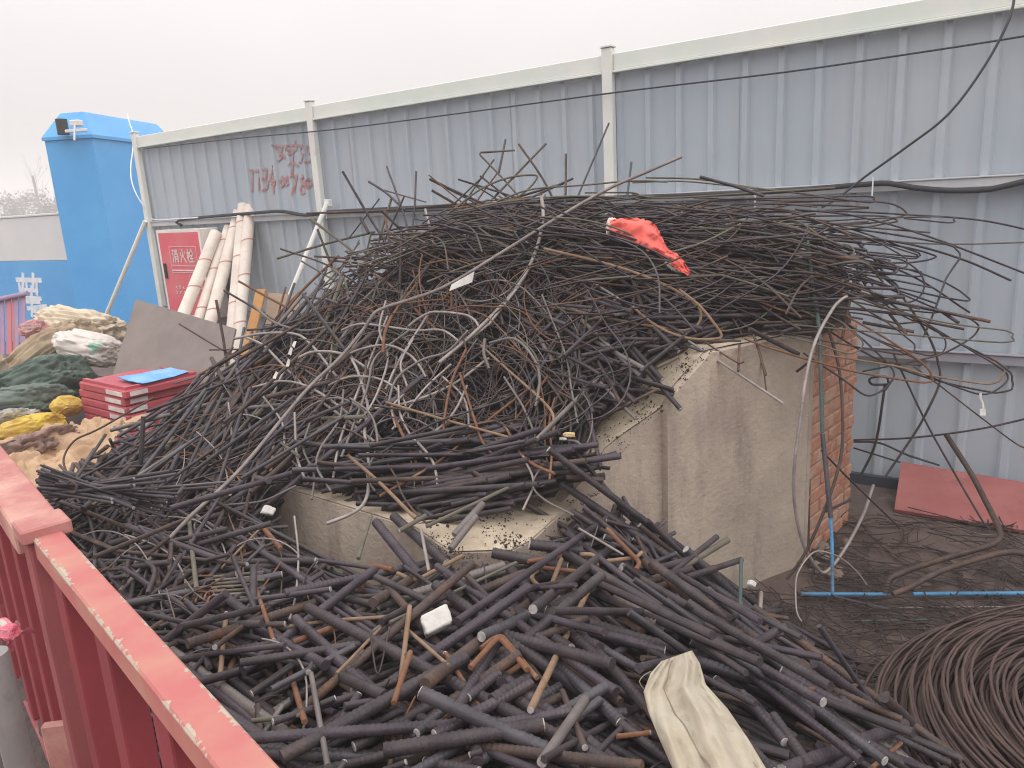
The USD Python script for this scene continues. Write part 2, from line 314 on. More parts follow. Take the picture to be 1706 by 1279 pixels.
# ------------------------------------------------------------------ ground
gx = np.r_[-400, -200, -100, -50, -25, -14, np.arange(-9, 6.01, .12), 9, 14, 25, 50, 100, 200, 400]
gy = np.r_[-300, -100, -40, -15, -6, -2, np.arange(0, 11.01, .12), 14, 20, 35, 60, 100, 200, 400]
GX, GY = np.meshgrid(gx, gy, indexing='ij')
near = np.clip(1 - np.hypot(GX, GY - 4) / 14, 0, 1)
GZ = (meshkit.fbm(np.stack([GX * 1.7, GY * 1.7, 0 * GX], -1), 4, 3) - .5) * .06 * near - .01
gi = np.arange(GX.size).reshape(GX.shape)
gq = np.stack([gi[:-1, :-1], gi[1:, :-1], gi[1:, 1:], gi[:-1, 1:]], -1).reshape(-1, 4)
tag(usdkit.mesh(stage, '/World/ground', (np.stack([GX, GY, GZ], -1).reshape(-1, 3), gq), MAT['ground'], smooth=True), kind='structure')

# ------------------------------------------------------------------ hoarding fence
FA = np.array([2.44, 3.83, 0.]); FD = np.array([-.81246956, .58300361, 0.]); FN = np.array([.58300361, .81246956, 0.])   # along, and away from the camera
ZUP = np.array([0, 0, 1.])
def fpt(s, z, out=0.): return FA + FD * s - FN * out + ZUP * z
fence = thing('hoarding_fence', 'tall blue-grey corrugated steel hoarding fence with pale posts and rails behind the scrap heap', 'fence', fpt(3, 0))
POSTS = [-3.5, -.70, 2.10, 4.86, 7.55]
RIB = .2
def prof(s):
    t = np.abs((s / RIB + .25) % 1 - .5) * RIB           # distance from the rib's middle
    return np.clip((.026 - t) / .012, 0, 1) * .02
s0 = POSTS[0]; sheet_no = 0
while s0 < POSTS[-1] - .02:
    s1 = min(s0 + .8, POSTS[-1])
    ss = [s0, s1]
    for k in range(int(s0 / RIB) - 3, int(s1 / RIB) + 4):
        m = (k + .25) * RIB
        # middle of a rib where (s/RIB+.25)%1 == .5
        m = (k + .25) * RIB
        ss += [x for x in (m - .026, m - .014, m + .014, m + .026) if s0 < x < s1]
    ss = np.array(sorted(ss))
    # butt the sheets with a hair of a lap so that the joints read
    ss[0] -= .012; ss[-1] += .012; sheet_no += 1
    wob = .0022 * (sheet_no % 2)
    zs = np.array([.02, .78, 1.66, 2.46]); buck = np.zeros(len(zs))
    V = np.array([fpt(s, z, prof(s) + wob + b) for z, b in zip(zs, buck) for s in ss]); nS = len(ss)
    q = [(a * nS + b, a * nS + b + 1, (a + 1) * nS + b + 1, (a + 1) * nS + b) for a in range(len(zs) - 1) for b in range(nS - 1)]
    V2 = V + FN * .0012                                   # sheet thickness: a back skin
    k0 = len(V)
    fq = [t for a, b, c, d in q for t in ((a, b, c), (a, c, d))] + [t for a, b, c, d in q for t in ((k0 + a, k0 + c, k0 + b), (k0 + a, k0 + d, k0 + c))]
    obj('corrugated_sheet', (np.vstack([V, V2]), np.array(fq)), 'fence_sheet', fence)
    s0 = s1
for i, s in enumerate(POSTS):
    obj('post', frame_box(fpt(s - .035, -.02, .024), FD, ZUP, -FN, .07, 2.58, .05, .004), 'fence_post', fence)
    obj('post_cap', frame_box(fpt(s - .042, 2.562, .018), FD, ZUP, -FN, .084, .012, .062, .002), 'fence_trim', fence)
for a, b in zip(POSTS[:-1], POSTS[1:]):
    L = b - a - .072
    o = a + .036
    obj('top_rail', join([frame_box(fpt(o, 2.43, .023), FD, ZUP, -FN, L, .095, .030, .004), frame_box(fpt(o, 2.412, .023), FD, ZUP, -FN, L, .016, .044, .003)]), 'fence_trim', fence)
    obj('mid_rail', join([frame_box(fpt(o, 1.62, .023), FD, ZUP, -FN, L, .045, .028, .003), frame_box(fpt(o, 1.666, .023), FD, ZUP, -FN, L, .008, .036, .002)]), 'fence_rail', fence)
    obj('low_rail', join([frame_box(fpt(o, .73, .023), FD, ZUP, -FN, L, .05, .028, .003), frame_box(fpt(o, .781, .023), FD, ZUP, -FN, L, .008, .036, .002)]), 'fence_low', fence)
    obj('base_board', frame_box(fpt(o, -.03, .0235), FD, ZUP, -FN, L, .07, .03, .003), 'base_dark', fence)
# struts: one raking down from the left end post, one behind the second bay
p1 = onplane(242, 368, FA - FN * .09, FN)
obj('strut', tube([p1, atd(150, 590, 8.6)], .022, 8), 'fence_post', fence, smooth=True)
p2 = onplane(545, 338, FA - FN * .10, FN); p3 = onplane(478, 505, FA - FN * .55, FN)
obj('strut', tube([p2, p2 + (p3 - p2) * 1.5], .022, 8), 'fence_post', fence, smooth=True)
obj('bracket', frame_box(p2 - FN * .01 - ZUP * .03 - FD * .03, FD, ZUP, FN, .06, .06, .04, .004), 'fence_trim', fence)
# red spray paint: strokes traced where they stand, draped over the ribs
def spray(lines, w, label):
    polys = []
    for ln in lines:
        pts = []
        for x, y in ln:
            P = onplane(x, y, FA, FN); pts.append(((P - FA) @ FD, P[2]))
        polys.append(LineString(pts).buffer(w, cap_style=1))
    out = []
    u = unary_union(polys)
    for g in (u.geoms if hasattr(u, 'geoms') else [u]):
        v2, f2 = trimesh.creation.triangulate_polygon(g, engine='earcut')
        v3, f3 = trimesh.remesh.subdivide_to_size(np.c_[v2, 0 * v2[:, 0]], f2, .02, max_iter=12)
        V = np.array([fpt(a, b, prof(a) + .0055 + .003) for a, b in v3[:, :2]]); f3 = np.asarray(f3)
        nr = np.cross(V[f3[:, 1]] - V[f3[:, 0]], V[f3[:, 2]] - V[f3[:, 0]]).sum(0)
        out.append((V, f3 if nr @ FN < 0 else f3[:, ::-1]))
    tag(obj('graffiti', join(out), 'spray_red', fence), label)
Z3 = lambda pts: [(400 + .0938 * x, 220 + .0938 * y) for x, y in pts]
spray([Z3(a) for a in (
    [(190, 690), (225, 670), (225, 1040)], [(275, 690), (360, 680), (340, 860), (345, 1040)],
    [(420, 660), (480, 660), (470, 800), (430, 830), (500, 880), (490, 980), (440, 1040)],
    [(600, 600), (540, 850), (660, 860), (650, 920), (570, 930)], [(590, 780), (600, 1080)],
    [(760, 790), (710, 880), (740, 970), (790, 920), (770, 800)], [(850, 790), (810, 860), (830, 940), (880, 900), (860, 790)],
    [(920, 790), (1020, 770), (990, 930), (960, 1110)],
    [(1130, 780), (1080, 850), (1160, 950), (1170, 1060), (1100, 1090), (1080, 1000), (1150, 880), (1160, 790), (1110, 770)],
    [(1240, 830), (1190, 900), (1220, 990), (1280, 930), (1250, 840)])], .010, 'spray painted digits in a row')
spray([Z3(a) for a in (
    [(610, 240), (760, 250), (700, 480)], [(650, 300), (840, 480)], [(800, 240), (830, 340)], [(680, 510), (760, 440)],
    [(990, 150), (985, 220)], [(860, 300), (870, 240), (1010, 235), (1015, 300)], [(880, 330), (990, 320), (900, 390)], [(950, 320), (945, 560)], [(890, 590), (945, 545), (1040, 600)], [(945, 560), (945, 760)],
    [(1050, 240), (1140, 240), (1090, 350), (1160, 400), (1130, 500), (1060, 540)],
    [(1280, 240), (1190, 250), (1200, 370), (1290, 400), (1280, 500), (1190, 530)])], .009, 'spray painted characters above the digits')

# cables on and along the fence
def cable(name, pts, r, label, mat='cable', cat='cable', step=.05, group=None):
    p = obj(name, tube(spline(np.array(pts), step), r, 6), mat, smooth=True); return tag(p, label, cat, group)
def fpx(x, y, out=.1): return onplane(x, y, FA - FN * out, FN)
pts = [fpx(x, y) for x, y in ((1790, 42), (1706, 60), (1500, 92), (1300, 121), (1040, 152), (800, 184), (560, 215), (400, 230), (245, 247))]
cable('cable', pts, .0052, 'long thin black cable strung along the fence just below its top rail')
cable('cable', [fpx(x, y, o) for x, y, o in ((1693, -30, .12), (1682, 30, .2), (1640, 110, .25), (1580, 190, .3), (1510, 245, .3), (1440, 295, .3), (1400, 327, .35), (1370, 345, .45))], .006, 'black cable hanging in a curve from the top of the fence at the right')
cable('cable', [fpx(x, y, .085) for x, y in ((1790, 292), (1706, 302), (1650, 315), (1580, 317), (1520, 312), (1480, 305), (1440, 307), (1300, 318), (1150, 325), (1000, 330), (850, 338), (700, 345), (560, 352), (510, 358), (470, 352), (430, 354), (300, 366), (302, 375))], .016, 'thick black cable lying along the middle rail of the fence')
cable('cable', [fpx(x, y, .095) for x, y in ((1240, 331), (1100, 338), (900, 345), (750, 349), (640, 352), (520, 355))], .011, 'second black cable under the thick one on the middle rail')
for x, y in ((1454, 306), (1258, 330), (543, 352)):
    P = fpx(x, y, .105); tag(obj('cable_tie', tube(np.array([P + ZUP * .035, P - ZUP * .06]), .004, 5), 'wire_white', fence))

# ------------------------------------------------------------------ blue tank, far wall, trees
e1 = np.array([-.995, .0995, 0]); e2 = np.array([.1064, .9943, 0]); T0 = np.array([-4.93, 9.72, 0])
tank = thing('blue_tank', 'tall blue steel tank with a chamfered top beyond the left end of the fence', 'tank', T0)
def ring(ins, z, a=.66, b=2.0): return np.array([T0 + e1 * (ins) + e2 * ins + ZUP * z, T0 + e1 * (a - ins) + e2 * ins + ZUP * z, T0 + e1 * (a - ins) + e2 * (b - ins) + ZUP * z, T0 + e1 * ins + e2 * (b - ins) + ZUP * z])
def loft(rings, bottom=True):
    V = np.vstack(rings); n = len(rings[0]); fs = []
    for k in range(len(rings) - 1):
        for i in range(n):
            j = (i + 1) % n; a, b, c, d = k * n + i, k * n + j, (k + 1) * n + j, (k + 1) * n + i
            fs += [(a, d, c), (a, c, b)]
    t = (len(rings) - 1) * n
    fs += [(t, t + 2, t + 1), (t, t + 3, t + 2)] + ([(0, 1, 2), (0, 2, 3)] if bottom else [])
    return V, np.array(fs)
obj('body', loft([ring(.0, 0), ring(0, .1), ring(.02, .13), ring(.02, 2.70)]), 'tank_blue', tank)
obj('roof', loft([ring(.0, 2.702), ring(.0, 2.74), ring(.16, 3.00), ring(.18, 3.03)]), 'tank_blue', tank)
obj('seam_rib', frame_box(T0 + e1 * .01 + e2 * 1.0 + ZUP * .14, e1, e2, ZUP, .02, .03, 2.55), 'tank_blue', tank)
pc = atd(103, 207, 9.12); obj('vent_cap', tube([pc - ZUP * .12, pc + ZUP * .06], .065, 12), 'black_plastic', tank, smooth=True)
pf = atd(131, 206, 8.98); obj('floodlight', join([frame_box(pf - ZUP * .02, e1, e2, ZUP, .12, .1, .07, .01), tube([pf + ZUP * .0 + e1 * .05, pf - ZUP * .19 + e1 * .05 - e2 * .06], .012, 6)]), 'wall_white', tank)
pb = atd(108, 221, 9.0); obj('lamp_bar', frame_box(pb, -e1, e2, ZUP, .27, .04, .035, .006), 'wall_white', tank)
cable('wire', [atd(212, 190, 9.6), atd(216, 205, 9.2), atd(221, 222, 8.6), atd(221, 250, 8.4), atd(218, 275, 8.2), atd(219, 300, 8.0), atd(228, 325, 7.9), atd(243, 348, 7.9), atd(254, 365, 7.95), fpx(300, 364, .1), fpx(330, 362, .1)], .006, 'thin white wire dangling from the blue tank onto the fence rail', 'wire_white', 'wire')

Wa = atd(0, 400, 11.0); Wb = atd(100, 400, 10.2); WD = Wb - Wa; WD[2] = 0; WD /= np.linalg.norm(WD); WN = np.array([WD[1], -WD[0], 0]); WN = WN if WN @ F < 0 else -WN
wall = thing('site_wall', 'low site wall with white upper band and blue lower band left of the tank', 'wall', Wa * [1, 1, 0])
w0 = Wa * [1, 1, 0] - WD * 5.5
obj('lower_panel', frame_box(w0, WD, ZUP, -WN, 7.4, 1.22, .08, .006), 'wall_blue', wall)
obj('upper_panel', frame_box(w0 + ZUP * 1.222, WD, ZUP, -WN, 7.4, .60, .078, .006), 'wall_white', wall)
obj('coping', frame_box(w0 + ZUP * 1.824 + WN * .01, WD, ZUP, -WN, 7.4, .03, .10, .006), 'wall_white', wall)
C2 = lambda pts: [(x * .258, 440 + y * .258) for x, y in pts]
polys = []
for ln, w in (([(150, 70), (150, 150)], .034), ([(215, 70), (215, 150)], .034), ([(112, 100), (262, 104)], .034), ([(125, 130), (140, 185)], .028), ([(172, 128), (178, 185)], .028), ([(238, 128), (240, 190)], .028),
              ([(130, 165), (240, 170)], .03), ([(150, 215), (262, 222)], .03), ([(150, 180), (160, 240), (255, 245)], .028), ([(205, 150), (208, 330)], .028), ([(185, 285), (295, 272), (296, 330)], .032), ([(208, 300), (300, 325)], .03)):
    q = []
    for x, y in C2(ln):
        P = onplane(x, y, Wa + WN * .0, WN); q.append(((P - w0) @ WD, P[2]))
    polys.append(LineString(q).buffer(w, cap_style=3, join_style=2))
obj('lettering', extrude_in(unary_union(polys), w0 + WN * .0005, WD, ZUP, .004 if np.cross(WD, ZUP) @ WN > 0 else -.004), 'white_print', wall)

def bare_tree(name, x, y, dep, h, spread, n, label, seed, leaves=True):
    r = np.random.RandomState(seed); b = atd(x, y, dep); b[2] = -.02
    t = thing(name, label, 'tree', b)
    trunk = [np.array([0, 0, 0]), np.array([r.randn() * .05, 0, h * .35]), np.array([r.randn() * .15, r.randn() * .1, h * .75])]
    obj('trunk', tube(b + spline(np.array(trunk), .3), .05 * h / 4, 6), 'twig', t, smooth=True)
    tw, lf = [], []
    for k in range(n):
        a = r.rand() * 2 * np.pi; z0 = h * r.uniform(.2, .75); L = spread * r.uniform(.4, 1)
        p0 = np.array([0, 0, z0]); p1 = p0 + np.array([math.cos(a) * L * .5, math.sin(a) * L * .5, h * .10]); p2 = p0 + np.array([math.cos(a) * L, math.sin(a) * L, h * r.uniform(.12, .30)])
        tw.append(tube(b + np.array([p0, p1, p2]), .012, 4))
        for q in range(5):
            c = p0 + (p2 - p0) * r.uniform(.3, 1); tw.append(tube(b + np.array([c, c + r.randn(3) * .22 * spread * .6 + [0, 0, .12]]), .007, 3))
        if leaves:
            for q in range(26):
                c = b + p0 + (p2 - p0) * r.uniform(.3, 1.05) + r.randn(3) * .22 * spread * .7; u = r.randn(3) * .09; w = r.randn(3) * .09
                lf.append((np.array([c - u, c + w, c + u, c - w]), np.array([(0, 1, 2), (0, 2, 3)])))
    obj('branches', join(tw), 'twig', t)
    if lf: obj('crown', join(lf), 'brown_leaf', t)
for k, (x, h, sp, lab) in enumerate(((-42, 3.6, 1.7, 'dim grey bushy tree cut by the left edge of the picture'), (8, 3.4, 1.5, 'dim grey bushy tree above the white wall left of the thin bare one'), (42, 3.7, 1.5, 'dim grey bushy tree beside the thin bare one above the wall'), (92, 3.2, 1.3, 'dim grey bushy tree right against the blue tank'))):
    bare_tree('hedge_tree', x, 360, 88 + (k % 3) * 4, h * 1.75, sp * 2.0, 40, lab or 'dim grey bushy tree of the row beyond the wall', 50 + k)
bare_tree('bare_tree', 70, 360, 84, 9.6, 1.9, 18, 'tall thin bare tree in the mist beside the tank', 91, False)

# ------------------------------------------------------------------ fire hydrant box and pipes against the fence
fb = thing('fire_hydrant_box', 'white fire hydrant box with a red door hung on the fence', 'fire box', fpt(6.7, .72, .1))
bs0, bs1, bz0, bz1, bo = 6.34, 7.08, .72, 1.585, .25
obj('case', frame_box(fpt(bs0, bz0, .06), FD, ZUP, -FN, bs1 - bs0, bz1 - bz0, bo - .06, .006), 'box_white', fb)
rim = .03
fr = Polygon([(bs0, bz0), (bs1, bz0), (bs1, bz1), (bs0, bz1)]).difference(Polygon([(bs0 + rim, bz0 + rim), (bs1 - rim, bz0 + rim), (bs1 - rim, bz1 - rim), (bs0 + rim, bz1 - rim)]))
obj('frame', extrude_in(fr, fpt(0, 0, bo + .002 + .012), FD, ZUP, -.012 if np.cross(FD, ZUP) @ FN < 0 else .012), 'box_white', fb)
door = obj('door', frame_box(fpt(bs0 + rim + .002, bz0 + rim + .002, bo + .002), FD, ZUP, -FN, bs1 - bs0 - 2 * rim - .004, bz1 - bz0 - 2 * rim - .004, .014, .003), 'box_red', fb)
obj('handle', frame_box(fpt(bs1 - rim - .07, bz0 + .39, bo + .0165), FD, ZUP, -FN, .035, .15, .02, .006), 'black_plastic', door)
# lettering on the door: FD runs to the left, so letters advance along -FD
GLY = {'xiao': [[(.08, .92), (.2, .8)], [(.02, .68), (.15, .56)], [(.02, .05), (.22, .4)], [(.62, .98), (.62, .7)], [(.4, .92), (.48, .75)], [(.85, .92), (.75, .75)], [(.4, .62), (.4, 0)], [(.4, .62), (.88, .62), (.88, .02), (.8, .04)], [(.4, .43), (.88, .43)], [(.4, .25), (.88, .25)]],
       'huo': [[(.5, .98), (.5, .6), (.1, .02)], [(.5, .5), (.92, .02)], [(.18, .72), (.25, .5)], [(.85, .76), (.68, .52)]],
       'shuan': [[(.02, .72), (.4, .72)], [(.2, .98), (.2, 0)], [(.2, .66), (.03, .3)], [(.22, .6), (.38, .42)], [(.7, .98), (.42, .62)], [(.7, .98), (.98, .62)], [(.52, .5), (.9, .5)], [(.52, .28), (.9, .28)], [(.7, .5), (.7, .03)], [(.44, .03), (.97, .03)]]}
polys = []
sL = bs1 - .235; h = .125
for i, g in enumerate(('xiao', 'huo', 'shuan')):
    for st in GLY[g]:
        polys.append(LineString([(sL - i * .125 - x * .105, 1.27 + y * h) for x, y in st]).buffer(.006, cap_style=3))
polys += [LineString([(sL + .03, 1.235), (sL - .40, 1.235)]).buffer(.003), LineString([(sL + .03, 1.19), (sL - .40, 1.19)]).buffer(.006)]
polys += [LineString([(sL + .04, 1.17), (sL - .41, 1.17), (sL - .41, 1.42), (sL + .04, 1.42), (sL + .04, 1.17)]).buffer(.0022)]
r_ = np.random.RandomState(4)
for row, z in enumerate((1.005, .955)):
    for k in range(8):
        s = sL + .03 - k * .062
        for q in range(4):
            a, b = r_.rand(2, 2) * [.034, .034]
            polys.append(LineString([(s - a[0], z + a[1]), (s - b[0], z + b[1])]).buffer(.0028))
obj('lettering', extrude_in(unary_union(polys), fpt(0, 0, bo + .0195), FD, ZUP, .0015 if np.cross(FD, ZUP) @ FN > 0 else -.0015), 'strip_white', door)

pipes = [((360, 388), 7.15, (305, 525), 6.75, 'leftmost white plastic pipe leaning before the hydrant box, ringed with an orange band', .055),
         ((381, 379), 7.25, (331, 530), 6.8, 'second white plastic pipe from the left in the leaning row', .045),
         ((402, 341), 7.25, (352, 530), 6.75, 'slanting white plastic pipe in the middle of the leaning row', .055),
         ((406, 342), 7.1, (388, 540), 6.7, 'upright white plastic pipe next to the last of the leaning row', .053),
         ((417, 344), 7.05, (400, 540), 6.62, 'rightmost white plastic pipe leaning on the fence', .05)]
for (a, da, b, db, lab, r) in pipes:
    A_, B_ = atd(*a, da), atd(*b, db); B2 = A_ + (B_ - A_) * (A_[2] / max(A_[2] - B_[2], .1))
    B2 = A_ + (B_ - A_) * min(1.9, (A_[2]) / (A_[2] - B_[2]))
    t = thing('plastic_pipe', lab, 'pipe', B2)
    L = np.linalg.norm(B2 - A_); d = (B2 - A_) / L
    m = trimesh.creation.annulus(r * .88, r, L, 20); m.apply_transform(trimesh.geometry.align_vectors([0, 0, 1], d)); m.apply_translation((A_ + B2) / 2)
    obj('barrel', tm(m), 'pvc', t, smooth=30)
    for q in (.13, .30, .52):
        c = A_ + d * L * (q + .06 * math.sin(a[0])); m = trimesh.creation.annulus(r + .0005, r + .0015, .012, 20)
        v, f = tm(m); v[:, 2] += v[:, 0] * .35; v = trimesh.transform_points(v, trimesh.geometry.align_vectors([0, 0, 1], d)) + c
        obj('band', (v, f), 'pipe_mark', t)
# ------------------------------------------------------------------ steel plate, red slab stack, plank
def quad_plate(name, corners, th, mat, label, cat, edge=None):
    c = np.array(corners); n = np.cross(c[1] - c[0], c[3] - c[0]); n /= np.linalg.norm(n)
    if n @ F > 0: n = -n
    V = np.vstack([c, c - n * th]); f = [(0, 1, 2), (0, 2, 3), (4, 6, 5), (4, 7, 6)]
    for i in range(4):
        j = (i + 1) % 4; f += [(i, 4 + i, 4 + j), (i, 4 + j, j)]
    m = trimesh.Trimesh(V, f); m.fix_normals()
    p = obj(name, tm(m), mat); return tag(p, label, cat)
pA, pB, pC = atd(226, 498, 6.15), atd(392, 547, 5.55), atd(193, 607, 5.85)
quad_plate('steel_plate', [pA, pB, pB + (pC - pA) * 1.35, pC + (pC - pA) * .35], .018, 'plate_grey', 'dark grey-brown sheet of board propped behind the scrap heap by the pipes', 'board')
S0 = atd(214, 700, 5.05) * [1, 1, 0]; su = atd(120, 625, 5.6) - atd(213, 642, 5.1); su[2] = 0; sl = np.linalg.norm(su); su /= sl; sv = np.array([su[1], -su[0], 0]); sv = sv if sv @ F > 0 else -sv
z = .02
names = ['bottom', 'second', 'third', 'fourth', 'fifth', 'sixth', 'seventh', 'eighth', 'ninth', 'topmost']
for k in range(10):
    jx, jy = RS.randn(2) * .012
    o = S0 + su * jx + sv * jy + ZUP * z; th = .054
    t = thing('red_slab', f'{names[k]} red plastic slab of the stack beside the green sacks' if k in (0, 9) else f'{names[k]} red plastic slab counted up the stack beside the sacks', 'plastic slab', o, 'stacked red plastic slabs')
    obj('slab', frame_box(o, su, sv, ZUP, .66, .55, th, .008), 'red_plastic', t)
    if k == 9:
        obj('raised_rim', join([frame_box(o + ZUP * th + su * .02 + sv * .02, su, sv, ZUP, .62, .03, .02), frame_box(o + ZUP * th + su * .02 + sv * .50, su, sv, ZUP, .62, .03, .02), frame_box(o + ZUP * th + su * .02 + sv * .052, su, sv, ZUP, .03, .446, .02)]), 'red_plastic', t)
    if k > 1:
        jj = RS.rand() * .03
        obj('reflective_strip', frame_box(o - sv * .004 + su * (.02 + jj) + ZUP * .012, su, sv, ZUP, .22, .005, .03), 'strip_white', t)
        obj('reflective_strip', frame_box(o - su * .004 + sv * (.02 + jj) + ZUP * .012, su, sv, ZUP, .006, .12, .03), 'strip_white', t)
    z += th + .004
def cloth_quad(name, corners, n, amp, sc, mat, label, cat, seed, th=.003):
    """A sagging, crumpled sheet spanned between four corners (world), with thickness."""
    a, b, c, d = map(np.asarray, corners); u, v = np.meshgrid(np.linspace(0, 1, n), np.linspace(0, 1, n), indexing='ij'); u, v = u[..., None], v[..., None]
    P = (a * (1 - u) + b * u) * (1 - v) + (d * (1 - u) + c * u) * v
    nn = np.cross(b - a, d - a); nn /= np.linalg.norm(nn)
    P = P + nn * ((meshkit.fbm(P * sc, 4, seed) - .5) * 2 * amp)[..., None] + ((np.stack([meshkit.fbm(P * sc + 9, 3, seed + 5 + k) for k in range(3)], -1)) - .5) * amp * 1.2
    P = P.reshape(-1, 3); g = np.arange(n * n).reshape(n, n)
    q = np.stack([g[:-1, :-1], g[1:, :-1], g[1:, 1:], g[:-1, 1:]], -1).reshape(-1, 4)
    f = np.vstack([q[:, [0, 1, 2]], q[:, [0, 2, 3]]]); k = len(P)
    V = np.vstack([P, P - nn * th]); Fx = np.vstack([f, f[:, ::-1] + k])
    p = obj(name, (V, Fx), mat, smooth=True); return tag(p, label, cat)
ztop = z + .02
o = S0 + ZUP * ztop
cloth_quad('plastic_sheet', [o + sv * .12 - su * .02, o + su * .36 + sv * .14, o + su * .30 + sv * .5, o + sv * .48], 16, .012, 8, 'sheet_blue', 'shiny blue plastic sheet lying on top of the red slab stack', 'plastic sheet', 3)
pa = atd(434, 482, 4.75); pk = atd(416, 560, 4.75)
t_ = (pa - pk); tl = np.linalg.norm(t_) * 1.5; t_ /= np.linalg.norm(t_)
tag(obj('timber_plank', frame_box(pa - t_ * tl - RT * .03, RT, np.cross(t_, RT), t_, .062, .03, tl, .003), 'wood'), 'short orange timber plank standing up at the back of the heap', 'plank')
pa = atd(447, 487, 4.95)
quad_plate('plywood_offcut', [pa, atd(500, 492, 4.95), atd(495, 540, 4.9), atd(440, 540, 4.9)], .015, 'wood_pale', 'pale plywood offcut beside the orange plank at the back of the heap', 'plywood')

# ------------------------------------------------------------------ sacks and rags on the left
def pillow(center, a, b, c, ux, uz, seed, amp=.05, flat=.7, n=3):
    m = trimesh.creation.icosphere(subdivisions=4); v = np.array(m.vertices)
    s = np.sign(v) * np.abs(v) ** flat; s /= np.maximum(np.linalg.norm(s, axis=1, keepdims=True) ** .35, 1e-6)
    s *= 1 - .25 * (np.abs(v[:, :1]) ** 6)                       # gathered ends
    w1 = meshkit.fbm(v * 1.6 + seed, 3, seed) - .5; w2 = np.abs(meshkit.fbm(v * [2.5, 7, 7] + seed, 4, seed + 3) - .5) * 2; w3 = meshkit.fbm(v * 9, 3, seed + 8) - .5
    s = s * (1 + (amp * 6 * w1 - amp * 3.4 * w2 + amp * 1.8 * w3))[:, None]
    ux = np.asarray(ux, float); ux /= np.linalg.norm(ux); uz = np.asarray(uz, float); uz = uz - ux * (uz @ ux); uz /= np.linalg.norm(uz); uy = np.cross(uz, ux)
    P = np.asarray(center) + s[:, :1] * a * ux + s[:, 1:2] * b * uy + s[:, 2:] * c * uz
    return P, np.array(m.faces)
def sack(x, y, dep, wpx, hpx, ang, mat, label, seed, thick=.3, amp=.06, name='woven_sack', cat='sack', flat=.75):
    c = atd(x, y, dep); k = dep / FPX; a = math.radians(ang)
    ux = math.cos(a) * RT - math.sin(a) * UP; uz = math.sin(a) * RT + math.cos(a) * UP
    v, f = pillow(c, wpx * k / 2, thick, hpx * k / 2, ux, uz, seed, amp, flat)
    v[:, 2] = np.maximum(v[:, 2], -.01 + .004 * meshkit.noise(v * 5))
    return tag(obj(name, (v, f), mat, smooth=True), label, cat)
sack(135, 550, 7.0, 165, 72, 8, 'sack_cream', 'cream woven sack slumped on top of the sack heap', 11, .35, .10)
sack(85, 590, 6.6, 190, 60, -38, 'sack_tan', 'long tan sack sloping down the left side of the sack heap', 12, .3, .08)
sack(152, 580, 6.4, 112, 56, 14, 'sack_white', 'white sack with green print beside the grey board', 13, .3, .06)
sack(80, 632, 6.0, 150, 66, -24, 'sack_green', 'dark green sack under the white one', 14, .35, .07)
sack(48, 668, 5.6, 120, 54, -8, 'sack_grey', 'grey-green sack lying below the dark green one', 15, .35, .07)
sack(57, 712, 5.1, 98, 42, -16, 'sack_yellow', 'large yellow sack at the foot of the sack heap', 16, .2, .06)
sack(112, 676, 5.4, 36, 34, -40, 'sack_yellow', 'small yellow sack end poking out beside the red slabs', 17, .15, .06)
sack(14, 698, 5.2, 80, 26, -24, 'sack_pale', 'pale grey sack edge above the large yellow sack', 18, .2, .09)
sack(-60, 640, 6.0, 150, 120, -20, 'sack_tan', 'brown sack at the far left edge of the sack heap', 19, .35, .08)
sack(150, 645, 6.3, 80, 40, 5, 'sack_grey', 'dark sack squeezed behind the red slabs', 20, .3, .06)
sack(50, 760, 4.75, 170, 60, -24, 'cloth_dark', 'dark brown bundle under the tan cloth', 25, .3, .12, 'cloth_bundle', 'bundle')
cloth_quad('tan_cloth', [atd(-20, 800, 4.2), atd(70, 850, 3.9), atd(235, 690, 4.9), atd(110, 700, 5.1)], 70, .13, 8, 'cloth_tan', 'crumpled tan cloth spread between the sacks and the railing', 'cloth', 31)
cloth_quad('tan_cloth', [atd(-40, 745, 4.7), atd(40, 800, 4.3), atd(150, 735, 4.8), atd(70, 715, 5.2)], 50, .13, 9, 'cloth_tan', 'smaller rumpled tan cloth below the yellow sack', 'cloth', 37)
# striped barrier cloth and pink rag at the left edge
t = thing('striped_screen', 'faded violet and red striped screen standing at the left edge', 'screen', atd(15, 580, 7.0))
for k in range(14):
    x0, x1 = -40 + k * 6, -40 + k * 6 + 6
    pts = [atd(x0, 502 - x0 * .22, 7.0), atd(x1, 502 - x1 * .22, 7.0), atd(x1 + 2, 590, 6.9), atd(x0 + 2, 590, 6.9)]
    zz = FN * (.012 if k % 2 else 0)
    V = np.vstack([np.array(pts) - zz, np.array(pts) + F * .01 - zz]); f = [(0, 2, 1), (0, 3, 2), (4, 5, 6), (4, 6, 7)]
    for i in range(4):
        j = (i + 1) % 4; f += [(i, 4 + i, 4 + j), (i, 4 + j, j)]
    m = trimesh.Trimesh(V, f); m.fix_normals(); obj('stripe', tm(m), 'stripe_red' if k in (9, 10, 6) else 'stripe_violet', t)
obj('top_bar', tube([atd(-45, 508, 6.97), atd(46, 488, 6.97)], .022, 8), 'stripe_violet', t, smooth=True)
sack(58, 548, 6.5, 42, 30, -20, 'rag_pink', 'pink rag bundled at the corner of the striped screen', 22, .1, .12, 'rag', 'rag')

